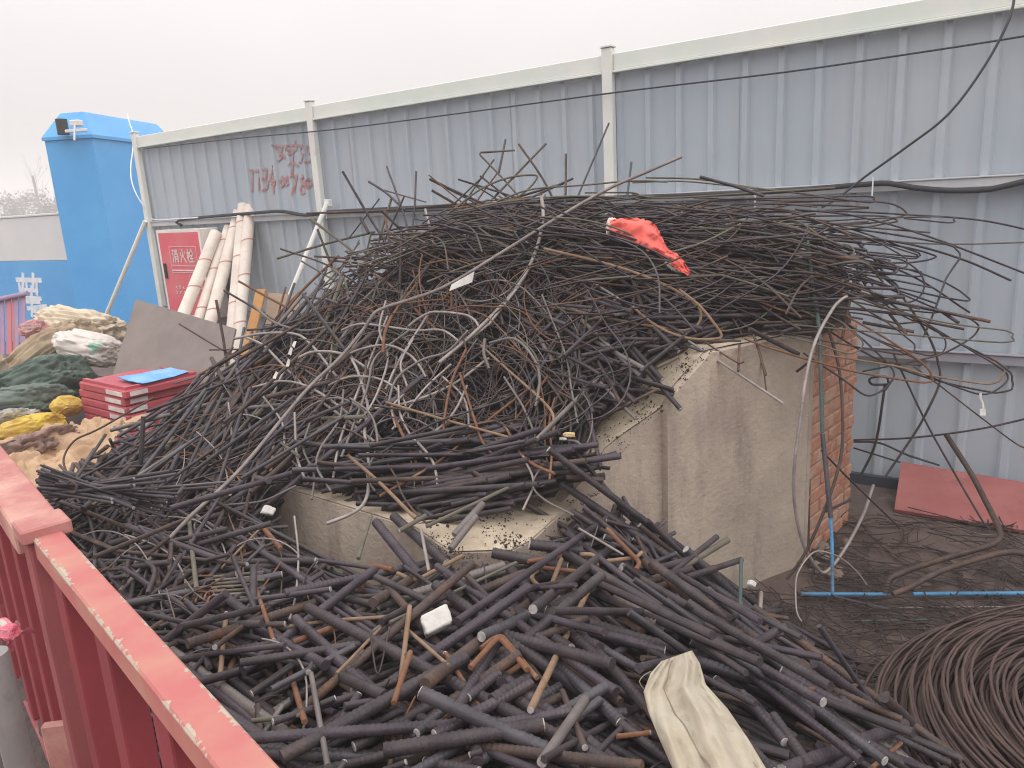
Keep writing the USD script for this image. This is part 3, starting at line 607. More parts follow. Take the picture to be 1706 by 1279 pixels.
# ------------------------------------------------------------------ masonry stair under the heap
K = np.array([1.28, 3.14, 0.]); E = np.array([.88, .475, 0.]); W = np.array([-.475, .88, 0.])
st = thing('masonry_stair', 'plastered masonry stair block with a bare brick end, half buried in scrap steel', 'masonry block', K)
pf_ = np.array([(-.005, -.02), (-.005, 1.055), (-.10, 1.068), (-.57, 1.066), (-.66, 1.0), (-.76, .925), (-.79, .875), (-.98, .80), (-1.06, .765), (-1.14, .68), (-1.30, .575), (-1.43, .50), (-1.78, .47), (-1.78, -.02)])
n_ = 9
def stair(pr, w0, w1, jit, sub=1):
    """The profile pr (along E, height) swept from w0 to w1 along W."""
    V, fs = [], []
    ws = np.linspace(w0, w1, n_); m = len(pr)
    for w in ws: V.append(K + pr[:, :1] * E + w * W + pr[:, 1:] * ZUP)
    V = np.vstack(V); V[:, 2] += (meshkit.fbm(V * 7, 3, 5) - .5) * jit * (V[:, 2] > .1)
    for a in range(n_ - 1):
        for i in range(m - 1):
            p, q, r, s = a * m + i, a * m + i + 1, (a + 1) * m + i + 1, (a + 1) * m + i; fs += [(p, q, r), (p, r, s)]
    return V, fs, m
pr1 = np.vstack([pf_[:7], [(-.79, -.02)]]); pr2 = np.vstack([[(-.789, -.02), (-.789, .872)], pf_[7:-2], [(-1.56, .48), (-1.56, -.02)]])
for pr, wa in ((pr1, 0.), (pr2, .035)):
    Vs, fs, m_ = stair(pr, wa, 1.35, .0)
    c2, cf = trimesh.creation.triangulate_polygon(Polygon(pr), engine='earcut'); V3 = np.vstack([Vs, K + c2[:, :1] * E + c2[:, 1:] * ZUP + wa * W, K + c2[:, :1] * E + c2[:, 1:] * ZUP + 1.35 * W])
    k0 = len(Vs); cf = np.array(cf)
    mm = trimesh.Trimesh(V3, np.vstack([fs, cf + k0, cf[:, ::-1] + k0 + len(c2)])); mm.merge_vertices(); mm.fix_normals()
    obj('plaster_body', tm(mm), 'plaster', st)
ZL = .60
LC = atz(752, 922, 0) * 0 + atz(752, 922, ZL) * [1, 1, 0]
lp = [atz(x, y, ZL)[:2] for x, y in ((400, 792), (690, 880), (752, 922), (852, 919), (884, 904), (1000, 797))] + [np.array([.15, 3.1]), np.array([-.75, 3.6])]
obj('lower_step', extrude_in(Polygon(lp), -ZUP * .02, [1, 0, 0], [0, 1, 0], ZL + .02), 'plaster', st)
ltop = trimesh.creation.triangulate_polygon(Polygon(lp).buffer(-.006), engine='earcut'); lv, lf = trimesh.remesh.subdivide_to_size(np.c_[ltop[0], np.full(len(ltop[0]), ZL + .004)], ltop[1], .03, max_iter=12)
lv = np.array(lv); lv[:, 2] += np.maximum((meshkit.fbm(lv * 14, 4, 19) - .42) * .03, -.002) * np.clip(np.array([Polygon(lp).exterior.distance(Point(*p[:2])) for p in lv]) / .03, 0, 1)
lm_ = trimesh.Trimesh(lv, lf, process=False)
if lm_.face_normals[:, 2].mean() < 0: lm_.invert()
obj('tread_skim', tm(lm_), 'plaster_top', st, smooth=True)
# rough mortar skim on the treads, 4 mm above the body and set back from its edges
tp = pf_[1:-1].copy(); tp[:, 1] += .004; tp[0, 0] -= .02; tp[-1, 0] += .0
tq = []
for i in range(len(tp) - 1):
    for t_ in np.linspace(0, 1, 7)[:-1]: tq.append(tp[i] * (1 - t_) + tp[i + 1] * t_)
tq = np.array(tq + [tp[-1]]); wv = np.linspace(.037, 1.3, 60); Vt_ = []
for w in wv: Vt_.append(K + tq[:, :1] * E + w * W + tq[:, 1:] * ZUP)
Vt_ = np.array(Vt_); jit = (meshkit.fbm(Vt_ * 14, 4, 9) - .42) * .03; jit[0] = np.clip(jit[0], -.002, .004); Vt_[..., 2] += np.maximum(jit, -.002)
g = np.arange(Vt_.shape[0] * Vt_.shape[1]).reshape(Vt_.shape[:2]); q = np.stack([g[:-1, :-1], g[:-1, 1:], g[1:, 1:], g[1:, :-1]], -1).reshape(-1, 4)
mm = trimesh.Trimesh(Vt_.reshape(-1, 3), np.vstack([q[:, [0, 1, 2]], q[:, [0, 2, 3]]]), process=False)
if mm.face_normals[:, 2].mean() < 0: mm.invert()
obj('tread_skim', tm(mm), 'plaster_top', st, smooth=True)
# brick end: mortar backing and single bricks
B2 = np.array([.69, .724, 0.]); B2 /= np.linalg.norm(B2); BNn = np.array([B2[1], -B2[0], 0.])
BK = K + B2 * .004 - BNn * .012
obj('mortar_core', frame_box(BK - BNn * .30 + B2 * .0 - ZUP * .02, B2, BNn, ZUP, .57, .30, 1.04, .004), 'mortar', st)
zc, row = 0.004, 0
while zc < .99:
    x = -.06 if row % 2 else .004
    first = True
    while x < .56:
        L = .235 if row % 2 == 0 or RS.rand() < .75 else .115
        a, b = max(x, .003), min(x + L, .572)
        if b - a > .03:
            o = BK + B2 * a + ZUP * (zc + RS.randn() * .0015) - BNn * .06
            v, f = frame_box(o, B2, BNn, ZUP, b - a, .062 + RS.rand() * .009, .054, .0045)
            v = v + (meshkit.fbm(v * 40, 2, row) - .5)[:, None] * .004
            obj('brick', (v, f), ('brick_a', 'brick_b', 'brick_c')[RS.randint(3)], st)
        x += L + .011
    zc += .0645; row += 1
obj('plaster_edge', frame_box(BK - ZUP * .02 - B2 * .004 - BNn * .05, B2, BNn, ZUP, .034, .0635, 1.06, .004), 'plaster', st)
# rubble at the foot of the brick end
for k in range(16):
    q = atz(1345 + RS.rand() * 70, 965 - RS.rand() * 60, .0); s = RS.uniform(.01, .034)
    m = trimesh.creation.icosphere(subdivisions=1, radius=s); m.vertices *= 1 + .4 * (RS.rand(*m.vertices.shape) - .5); m.apply_translation(q + ZUP * s * .3 - F * [0, .0, 0])
    tag(obj('mortar_lump', tm(m), 'mortar_lump'), 'small lump of broken mortar at the foot of the brick end', 'rubble', 'mortar lumps at the foot of the brick end')

# ------------------------------------------------------------------ the heap: its surface
CP = [(850,335,3.9),(1000,345,3.8),(1200,352,3.6),(1380,385,3.4),(700,378,4.1),(600,436,4.22),(520,502,4.27),(450,556,4.32),(380,607,4.32),(300,672,4.28),(200,740,4.1),(90,800,3.8),
(1000,450,3.4),(1200,450,3.3),(1370,520,3.15),(1120,540,3.1),(850,450,3.5),(700,480,3.65),(600,550,3.7),(500,620,3.7),(400,700,3.55),(300,780,3.35),(200,850,3.05),(120,860,3.0),
(900,600,3.14),(1050,590,2.98),(1000,690,2.78),(820,690,3.12),(720,690,3.14),(800,760,2.95),(800,830,2.62),(650,720,3.1),(600,790,2.95),(700,840,2.72),(900,780,2.66),
(400,900,2.62),(300,900,2.65),(250,960,2.4),(560,960,2.38),(660,975,2.3),(800,985,2.22),(900,950,2.36),(1000,920,2.48),(1130,910,2.62),(1210,970,2.6),
(500,1050,2.0),(700,1050,1.9),(900,1050,1.9),(1100,1050,2.0),(1250,1060,2.15),(1400,1130,2.1),(600,1200,1.62),(900,1200,1.58),(1200,1200,1.65),(1450,1230,1.8),(1550,1279,1.75),(900,1279,1.42),(500,1279,1.5),(1250,1279,1.5),(300,1100,1.95)]
CPW = np.array([atd(*c) for c in CP])
BACK = np.array([(.3, 4.5, 1.3), (-.5, 4.85, 1.0), (.95, 4.05, 1.3), (-1.4, 4.95, .6), (-2.2, 4.7, .2), (.0, 5.1, .7), (-.9, 5.4, .4), (1.62, 3.5, 1.2), (.5, 4.75, 1.0), (-2.8, 4.0, .15), (-2.6, 3.2, .3), (-2.1, 2.5, .3), (-1.75, 2.0, .2),
                 (-1.1, 1.6, .35), (0, .95, .45), (-.4, .95, .45), (.5, 1.0, .4), (.95, 1.2, .2), (1.15, 1.5, .1), (1.1, 1.9, .12), (.95, 2.3, .12)])
PT = np.vstack([CPW, BACK])
HF = RBFInterpolator(PT[:, :2], PT[:, 2], smoothing=.004, kernel='thin_plate_spline', neighbors=None)
X0, Y0, ST = -3.2, .7, .03
HX, HY = np.meshgrid(np.arange(X0, 2.2, ST), np.arange(Y0, 5.8, ST), indexing='ij')
HZ = HF(np.stack([HX.ravel(), HY.ravel()], 1)).reshape(HX.shape)
foot = Polygon([(-3.0, 4.2), (-2.75, 3.1), (-2.2, 2.4), (-1.7, 1.85), (-1.05, 1.35), (-.5, .9), (.55, .9), (1.0, 1.2), (1.2, 1.5), (1.15, 1.95), (.98, 2.35), (.8, 2.75), (1.28, 3.1), (1.68, 3.5), (1.1, 4.15), (.5, 4.85), (-.1, 5.3), (-1., 5.5), (-2.3, 4.9)])
INF = contains_xy(foot, HX, HY)
HZ = np.where(INF, np.maximum(HZ, .03), -.4); HZ = np.where(gaussian_filter(INF.astype(float), 1) > .5, HZ, -.4)
def H(x, y): return map_coordinates(HZ, [(np.asarray(x) - X0) / ST, (np.asarray(y) - Y0) / ST], order=1, mode='nearest')
def cast(xy):
    """Depth at which the sight lines through the photograph's points xy meet the heap (nan where they miss it)."""
    xy = np.atleast_2d(np.asarray(xy, float)); d = rays(xy); out = np.full(len(xy), np.nan); done = np.zeros(len(xy), bool)
    for t in np.arange(.9, 5.6, .012):
        P = CAM + d * t; hit = (~done) & (P[:, 2] < H(P[:, 0], P[:, 1])) ; out[hit] = t; done |= hit
    return out
def grad(P):
    e = .05; gx_ = (H(P[:, 0] + e, P[:, 1]) - H(P[:, 0] - e, P[:, 1])) / (2 * e); gy_ = (H(P[:, 0], P[:, 1] + e) - H(P[:, 0], P[:, 1] - e)) / (2 * e)
    return np.clip(gx_, -2.5, 2.5), np.clip(gy_, -2.5, 2.5)

# dense dark core deep inside, so that the gaps between bars end in tangled dark scrap
core = HZ - .15; ci = np.where(INF & (core > -.3))
gidx = np.arange(HX.size).reshape(HX.shape)
cz = np.where(INF, np.maximum(core, -.06), -.06) + (meshkit.fbm(np.stack([HX * 9, HY * 9, HX * 0], -1), 3, 2) - .5) * .08
cq = np.stack([gidx[:-1, :-1], gidx[1:, :-1], gidx[1:, 1:], gidx[:-1, 1:]], -1).reshape(-1, 4)
okq = INF.ravel()[cq].any(1); cq = cq[okq]
used = np.unique(cq); remap = -np.ones(HX.size, int); remap[used] = np.arange(len(used))
cv = np.stack([HX.ravel(), HY.ravel(), cz.ravel()], 1)[used]
# keep the core clear of the stair's open faces and treads
FACE = Polygon([(1120, 690), (1190, 590), (1375, 555), (1440, 545), (1420, 890), (1340, 985), (1215, 990), (1200, 950), (1125, 900)])
TREAD = Polygon([(1085, 600), (1185, 585), (1125, 650), (1040, 745), (995, 775), (1000, 700), (1090, 660), (1080, 620)])
LOW = Polygon([(720, 893), (860, 845), (985, 795), (988, 815), (885, 908), (760, 922)])
LOWF = Polygon([(430, 803), (500, 822), (690, 880), (740, 915), (720, 940), (600, 945), (500, 905)])
ABOVE = Polygon([(1170, 300), (1560, 300), (1460, 620), (1170, 620)])
OPEN = unary_union([FACE.buffer(10), TREAD.buffer(10), LOW.buffer(10), LOWF.buffer(22), Polygon([(985, 760), (1125, 690), (1130, 900), (1000, 860)])]).buffer(6)
for _ in range(60):
    uv_ = proj(cv); dd_ = (cv - CAM) @ F; bad_ = (contains_xy(OPEN, uv_[:, 0], uv_[:, 1]) | (contains_xy(ABOVE, uv_[:, 0], uv_[:, 1]) & (((cv - K) @ np.array([.475, -.88, 0]) > -.02) | ((cv - K) @ BNn > -.02)) & ((cv - K) @ E > -.62))) & (cv[:, 2] > -.06)
    # only what stands before the masonry is lowered
    front_ = ((cv - K) @ np.array([.475, -.88, 0]) > -.08) | ((cv - K) @ E < -1.35) | (((cv - K) @ BNn > -.09) & ((cv - K) @ B2 > -.15)) | (((cv - LC) @ np.array([.62, .785, 0]) < .03) & ((cv - LC) @ np.array([.785, -.62, 0]) < .2))
    wq = (cv - K) @ W; on_ = (~front_) & (cv[:, 2] > .2)
    lower = bad_ & (front_ | on_); 
    if not lower.any(): break
    cv[lower, 2] -= .03
tag(obj('scrap_heap_core', (cv, remap[cq]), 'pile_core', smooth=True), 'dark compacted scrap and dirt deep in the gaps of the heap', 'scrap', kind='stuff')

# what the bars must leave open: plaster face, treads, sky over the crest
KEEP = [FACE, TREAD, LOW, LOWF]
SIL = Polygon([(60, 800), (180, 715), (300, 640), (380, 560), (450, 500), (560, 420), (620, 385), (760, 340), (850, 322), (960, 325), (1100, 325), (1300, 335), (1400, 350), (1450, 420), (1440, 500), (1400, 545), (1360, 552), (1190, 590), (1100, 690), (1010, 790), (1115, 860), (1215, 940), (1330, 1010), (1440, 1100), (1500, 1160), (1640, 1290), (1640, 1420), (200, 1420), (60, 1000), (40, 860)])
SACKP = Polygon([(1055, 1140), (1080, 1078), (1165, 1078), (1215, 1170), (1310, 1320), (1110, 1320)])
def allowed(uv, strict=True):
    if not contains_xy(SIL, uv[:, 0], uv[:, 1]).all(): return False
    for k in KEEP:
        if contains_xy(k, uv[:, 0], uv[:, 1]).any(): return False
    return True
STUFF = {}
INDIV = []
def bar_dir(P, ang, nrm, tilt):
    gx_, gy_ = grad(P[None]); t1 = np.array([1, 0, gx_[0]]); t2 = np.array([0, 1, gy_[0]])
    p0, p1, p2 = proj(np.array([P, P + t1 * .01, P + t2 * .01])); J = np.stack([p1 - p0, p2 - p0], 1)
    try: c = np.linalg.solve(J, [math.cos(ang), math.sin(ang)])
    except np.linalg.LinAlgError: c = np.array([1, 0])
    d = c[0] * t1 + c[1] * t2; d /= np.linalg.norm(d); nn = np.array([-gx_[0], -gy_[0], 1]); nn /= np.linalg.norm(nn)
    d = d + nn * tilt; return d / np.linalg.norm(d), nn
def scatter(poly, n, angs, length, rad, depth, mats, curve=0., seed=0, strict=True, tilt=.12, maxf=3.0):
    """n bars lying on the heap: angs = [(share, mean, spread)] of their lie as the photograph shows it; depth = how far below the surface."""
    r = np.random.RandomState(seed); x0, y0, x1, y1 = poly.bounds; out = []; tries = 0
    while len(out) < n and tries < 40:
        tries += 1
        xy = np.stack([r.uniform(x0, x1, n), r.uniform(y0, y1, n)], 1); xy = xy[contains_xy(poly, xy[:, 0], xy[:, 1])]
        if not len(xy): continue
        dep = cast(xy)
        for q, t in zip(xy, dep):
            if len(out) >= n or np.isnan(t): continue
            P = CAM + ray(*q) * t; k = r.choice(len(angs), p=np.array([a[0] for a in angs]) / sum(a[0] for a in angs))
            a = math.radians(angs[k][1] + angs[k][2] * r.randn()); d, nn = bar_dir(P, a, None, r.randn() * tilt)
            L = r.uniform(*length); rr = r.uniform(*rad); dd = r.uniform(*depth)
            if L > .4 and np.linalg.norm(P - CAM) < 1.6: L *= .8
            c = P - nn * dd; s = np.linspace(-.5, .5, 7)[:, None]
            Q = c + d * L * s
            if curve > 0:
                side = np.cross(d, nn); b1, b2 = r.randn(2) * curve * L
                Q = Q + side * b1 * (s * 2) ** 2 + nn * abs(b2) * (.25 - s ** 2) + side * r.randn() * curve * .6 * L * np.sin(s * 7)
            pen = (H(Q[:, 0], Q[:, 1]) - Q[:, 2]).max()                      # keep a bar from diving out of sight
            lift = max(0, pen - max(dd, .0) - .05); Q = Q + nn * lift * .8
            uv = proj(Q)
            if strict and not allowed(uv): continue
            if depth[0] < 0 and LineString(uv).intersects(SACKP): continue
            m = mats[r.choice(len(mats))]
            out.append((Q if curve > 0 else Q[[0, -1]], rr, m))
    return out
PLG = lambda *p: Polygon(p)
def add_stuff(key, bars, n=5):
    for Q, rr, m in bars:
        P = spline(Q, .06) if len(Q) > 2 else Q
        STUFF.setdefault((key, m), []).append(tube(P, rr, n))
LANDMARKS = [((727, 1036), 'white foam block'), ((1150, 1180), 'beige sack'), ((860, 870), 'bottom stair tread'), ((1210, 960), 'plaster wall foot'), ((260, 1060), 'red railing'), ((420, 1250), 'railing end'),
             ((1520, 1200), 'wire coil'), ((447, 851), 'small white foam scrap'), ((270, 660), 'red slab stack'), ((1080, 400), 'red plastic bag'), ((425, 520), 'orange plank'), ((120, 815), 'fanned sheaf'), ((1400, 540), 'brick pier'),
             ((485, 600), 'slim white scraps'), ((770, 465), 'white foam strip'), ((945, 725), 'yellow wrapper'), ((860, 290), 'bent rods on the crest'), ((1100, 610), 'sloping stair top'), ((1380, 390), 'green rod over the pier'), ((650, 380), 'left shoulder'), ((200, 760), 'tan cloth'), ((620, 520), 'kinked pale rebar'), ((700, 800), 'tread row'), ((950, 1250), 'picture bottom'), ((1560, 590), 'low fence rail'), ((1600, 420), 'fence right of the pier'), ((1600, 820), 'red board'), ((1637, 670), 'white paper tag'), ((1385, 780), 'brick end'), ((1240, 520), 'dark shoulder'), ((1120, 800), 'plaster wall edge'), ((560, 880), 'lower step'), ((330, 900), 'low heap'), ((1000, 340), 'fence post on the crest')]
def where_it_lies(P):
    uv = proj(P); c = uv.mean(0); d = uv[-1] - uv[0]; a = math.degrees(math.atan2(d[1], d[0])); a = (a + 90) % 180 - 90
    s = 'lying nearly level' if abs(a) < 12 else 'nearly upright' if abs(a) > 65 else 'slanting right' if a > 0 else 'rising to the right'
    return s, min(LANDMARKS, key=lambda k: (k[0][0] - c[0]) ** 2 + (k[0][1] - c[1]) ** 2)[1]
def add_things(name, bars, label, cat, group, n=7, ribbed=False, ends=0.0, seed=0):
    r = np.random.RandomState(seed + 77)
    for Q, rr, m in bars:
        P = spline(Q, .05) if len(Q) > 2 else Q
        sl_, lm_ = where_it_lies(P); lz = np.linalg.norm(Q[-1] - Q[0]); lab = f'{"short " if lz < .45 else "long " if lz > .85 else ""}{COLW[m]} {label} {sl_} by the {lm_}'; grp = 'alike: ' + lab
        if ends > 0 and r.rand() < ends:
            t = thing(name, lab, cat, Q[0], grp)
            g = tube(P, rr, 10 if ribbed else n, rib=.13 if ribbed else 0, pitch=max(.012, rr * 1.05)); obj('shaft', g, m, t, smooth=True)
            for e_, d_ in ((P[0], P[0] - P[1]), (P[-1], P[-1] - P[-2])):
                if r.rand() < .6: obj('cut_end', disc_end(e_, d_, rr * .93), 'cut_steel', t)
        else:
            tag(obj(name, tube(P, rr, 10 if ribbed else n, rib=.13 if ribbed else 0, pitch=max(.012, rr * 1.05)), m, smooth=True), lab, cat, grp)

R_CREST = PLG((560, 425), (640, 375), (760, 345), (850, 325), (1000, 330), (1300, 340), (1390, 360), (1400, 480), (1340, 545), (1200, 560), (1100, 480), (950, 470), (800, 420), (600, 460))
R_DARK = PLG((850, 430), (1000, 470), (1200, 540), (1370, 540), (1180, 585), (1080, 640), (1000, 700), (900, 640), (820, 540))
R_TANG = PLG((460, 470), (640, 390), (860, 420), (980, 560), (980, 730), (820, 760), (560, 780), (420, 640))
R_LEFT = PLG((380, 565), (500, 470), (620, 600), (640, 760), (420, 800), (70, 830), (190, 725), (300, 650))
R_LOWL = PLG((50, 800), (200, 760), (500, 790), (520, 930), (440, 1060), (330, 1180), (160, 960))
R_STEP = PLG((600, 760), (980, 730), (980, 790), (860, 830), (720, 870), (640, 830))
R_FRONT = PLG((430, 980), (640, 950), (880, 905), (1010, 880), (1130, 900), (1230, 985), (1330, 1020), (1450, 1110), (1600, 1279), (1600, 1390), (330, 1390), (330, 1150))
R_FR = PLG((800, 960), (1010, 890), (1130, 905), (1230, 985), (1330, 1020), (1450, 1110), (1600, 1279), (1600, 1390), (1000, 1390), (880, 1180))
R_FL = PLG((430, 985), (640, 975), (820, 970), (900, 1180), (1000, 1390), (330, 1390), (330, 1150))
R_BASE = PLG((990, 870), (1120, 890), (1215, 960), (1240, 1000), (1080, 980), (980, 920))
DARKS = ['steel_dark', 'steel_violet', 'steel_dark', 'steel_brown', 'steel_violet', 'steel_blue']
MIXED = ['steel_dark', 'steel_violet', 'steel_brown', 'steel_brown', 'steel_grey', 'rust', 'olive']
# deep filling
fill = [(R_CREST, 340, [(3, 5, 9), (1, -10, 25)], (.5, 1.3), (.004, .006), (.0, .13), ['steel_brown', 'steel_dark', 'steel_violet'], .05),
        (R_DARK, 330, [(2, 32, 18), (1, 5, 20), (1, -40, 25)], (.3, .8), (.005, .010), (.02, .14), DARKS, 0),
        (R_TANG, 520, [(2, -40, 25), (1, 25, 30), (1, 85, 30)], (.25, .7), (.004, .008), (.04, .15), ['steel_dark', 'steel_brown', 'steel_dark', 'steel_violet'], 0),
        (R_LEFT, 640, [(4, -48, 14), (1, 0, 40)], (.3, .9), (.005, .010), (.0, .14), DARKS, 0),
        (R_LOWL, 500, [(2, -25, 25), (2, 20, 25), (1, 90, 40)], (.25, .7), (.005, .010), (.0, .13), DARKS, 0),
        (R_STEP, 120, [(1, -10, 8)], (.3, .7), (.007, .011), (.0, .10), DARKS, 0),
        (R_FR, 380, [(6, 32, 6), (1, -28, 10)], (.45, 1.1), (.007, .0125), (.03, .15), DARKS, 0),
        (R_FL, 360, [(3, 33, 10), (3, -28, 9), (.6, 85, 30)], (.35, .95), (.007, .0125), (.03, .15), DARKS, 0),
        (R_BASE, 90, [(1, -20, 40), (1, 20, 20)], (.15, .4), (.006, .010), (.0, .1), DARKS, 0)]
for i, (poly, n, a, L, rd, dp, ms, cu) in enumerate(fill):
    add_stuff('scrap_steel_filling', scatter(poly, n, a, L, rd, dp, ms, cu, 100 + i))
# single bars one can pick out
COLW = dict((('steel_pale', 'pale'), ('blue_paint', 'blue'), ('steel_dark', 'dark'), ('steel_violet', 'violet-grey'), ('steel_brown', 'brown'), ('steel_grey', 'light grey'), ('steel_blue', 'blue-grey'), ('rust', 'rusty orange'), ('olive', 'olive-brown'), ('rust_tan', 'tan rusted'), ('steel_light', 'pale'), ('green_steel', 'greenish')))
add_things('wire_rod', scatter(R_CREST, 190, [(4, 5, 9), (1.3, -14, 16), (1.3, 24, 12)], (.6, 1.5), (.0035, .0055), (-.05, .01), ['steel_brown', 'steel_dark', 'steel_violet', 'steel_dark', 'steel_brown', 'olive'], .07, 201),
           'thin wire rod', 'wire rod', 'wire rods along the crest', 5)
add_things('rebar_offcut', scatter(R_DARK, 55, [(3, 35, 14), (1, 70, 15), (1, -30, 20)], (.3, .75), (.006, .010), (-.03, .02), DARKS + ['steel_grey'], 0, 202),
           'steel bar', 'steel bar', 'bars on the right shoulder')
add_things('rebar_offcut', scatter(R_LEFT, 120, [(5, -50, 12), (1, -15, 15), (1, 60, 25)], (.4, 1.0), (.006, .012), (-.03, .02), DARKS + ['steel_grey', 'steel_brown', 'olive'], 0, 203),
           'steel bar', 'steel bar', 'bars on the left flank')
add_things('rebar_offcut', scatter(R_LOWL, 70, [(2, -30, 15), (3, 12, 14), (1, 75, 25)], (.3, .85), (.006, .012), (-.03, .02), DARKS + ['steel_dark', 'steel_brown'], 0, 204, ),
           'steel bar', 'steel bar', 'bars by the railing', ends=.3, seed=3)
add_things('rebar_offcut', scatter(R_STEP, 36, [(1, -10, 6)], (.4, .8), (.009, .012), (-.04, .0), DARKS, 0, 205),
           'steel bar', 'steel bar', 'bars on the stair tread', 8)
add_things('thin_bar', scatter(R_TANG, 60, [(3, -42, 18), (1, 30, 20), (1, 80, 20)], (.3, .8), (.004, .0075), (-.04, .01), ['steel_dark', 'steel_brown', 'steel_violet', 'olive', 'rust'], .03, 206),
           'steel bar', 'steel bar', 'bars in the middle tangle', 6)
add_things('thick_rebar', scatter(R_FR, 48, [(7, 32, 5), (1, -27, 8)], (.5, 1.15), (.008, .0145), (-.05, .01), DARKS + ['steel_grey'], 0, 207),
           'ribbed bar', 'thick steel bar', 'front', 10, True, .14, 5)
add_things('thick_rebar', scatter(R_FL, 46, [(3, 32, 9), (4, -27, 8), (.6, 85, 30)], (.4, 1.0), (.0075, .0135), (-.05, .01), DARKS + ['steel_grey', 'steel_brown'], 0, 217),
           'ribbed bar', 'thick steel bar', 'front', 10, True, .14, 9)
add_things('thin_bar', scatter(R_FRONT, 34, [(1, 33, 25), (1, -35, 25), (1, 90, 30)], (.15, .45), (.0045, .008), (-.05, .0), ['rust', 'rust_tan', 'steel_grey', 'steel_brown', 'steel_dark'], 0, 208),
           'thin bar', 'steel bar', 'thin bars at the front', 6, False, .4, 6)
add_things('rebar_offcut', scatter(R_BASE, 24, [(1, -20, 35), (1, 25, 20)], (.15, .4), (.007, .011), (-.03, .02), DARKS, 0, 209),
           'steel bar', 'steel bar', 'bars at the foot of the wall', 8, False, .7, 7)

# crooked tie wires
def crooked(poly, n, seed, length=(.25, .8), rad=(.0022, .0042), lift=(.0, .07), mats=('steel_grey', 'steel_light', 'steel_brown', 'rust', 'steel_dark'), mean=-60, spread=60):
    r = np.random.RandomState(seed); x0, y0, x1, y1 = poly.bounds; out = []
    while len(out) < n:
        q = np.array([r.uniform(x0, x1), r.uniform(y0, y1)])
        if not contains_xy(poly, q[0], q[1]): continue
        a = math.radians(mean + spread * r.randn()); da = r.randn() * 7; L = r.uniform(*length); st_ = 26.; uv = [q]
        m = int(max(4, L * FPX / 3.2 / st_))
        for k in range(m):
            da = .6 * da + r.randn() * .22 * 1.0; a += np.clip(da, -.6, .6) * .55
            uv.append(uv[-1] + st_ * np.array([math.cos(a), math.sin(a)]))
        uv = np.array(uv)
        if not allowed(uv): continue
        dep = cast(uv)
        if np.isnan(dep).any(): continue
        dep = gaussian_filter1d(dep, 2.) - r.uniform(*lift) - .012 - .025 * np.abs(np.sin(np.linspace(0, r.uniform(2, 6), len(dep))))
        P = CAM + rays(uv) * dep[:, None]; out.append((P, r.uniform(*rad), mats[r.choice(len(mats))]))
    return out
add_things('tie_wire', crooked(R_TANG, 105, 301, lift=(.03, .12), mats=('steel_grey', 'steel_brown', 'steel_dark', 'steel_brown', 'steel_violet', 'olive', 'rust')), 'crooked wire', 'wire', 'crooked wires over the middle', 5)
add_things('tie_wire', crooked(R_LEFT, 36, 302), 'crooked wire', 'wire', 'crooked wires on the left flank', 5)
add_things('tie_wire', crooked(R_LOWL, 30, 303, rad=(.002, .0034)), 'crooked wire', 'wire', 'crooked wires by the railing', 5)
add_things('tie_wire', crooked(R_FRONT, 22, 304, length=(.15, .4), rad=(.0016, .0026)), 'crooked wire', 'wire', 'crooked wires at the front', 5)
add_stuff('scrap_steel_filling', crooked(R_TANG, 130, 305, lift=(-.04, .02), mats=('steel_brown', 'steel_dark', 'steel_grey')))

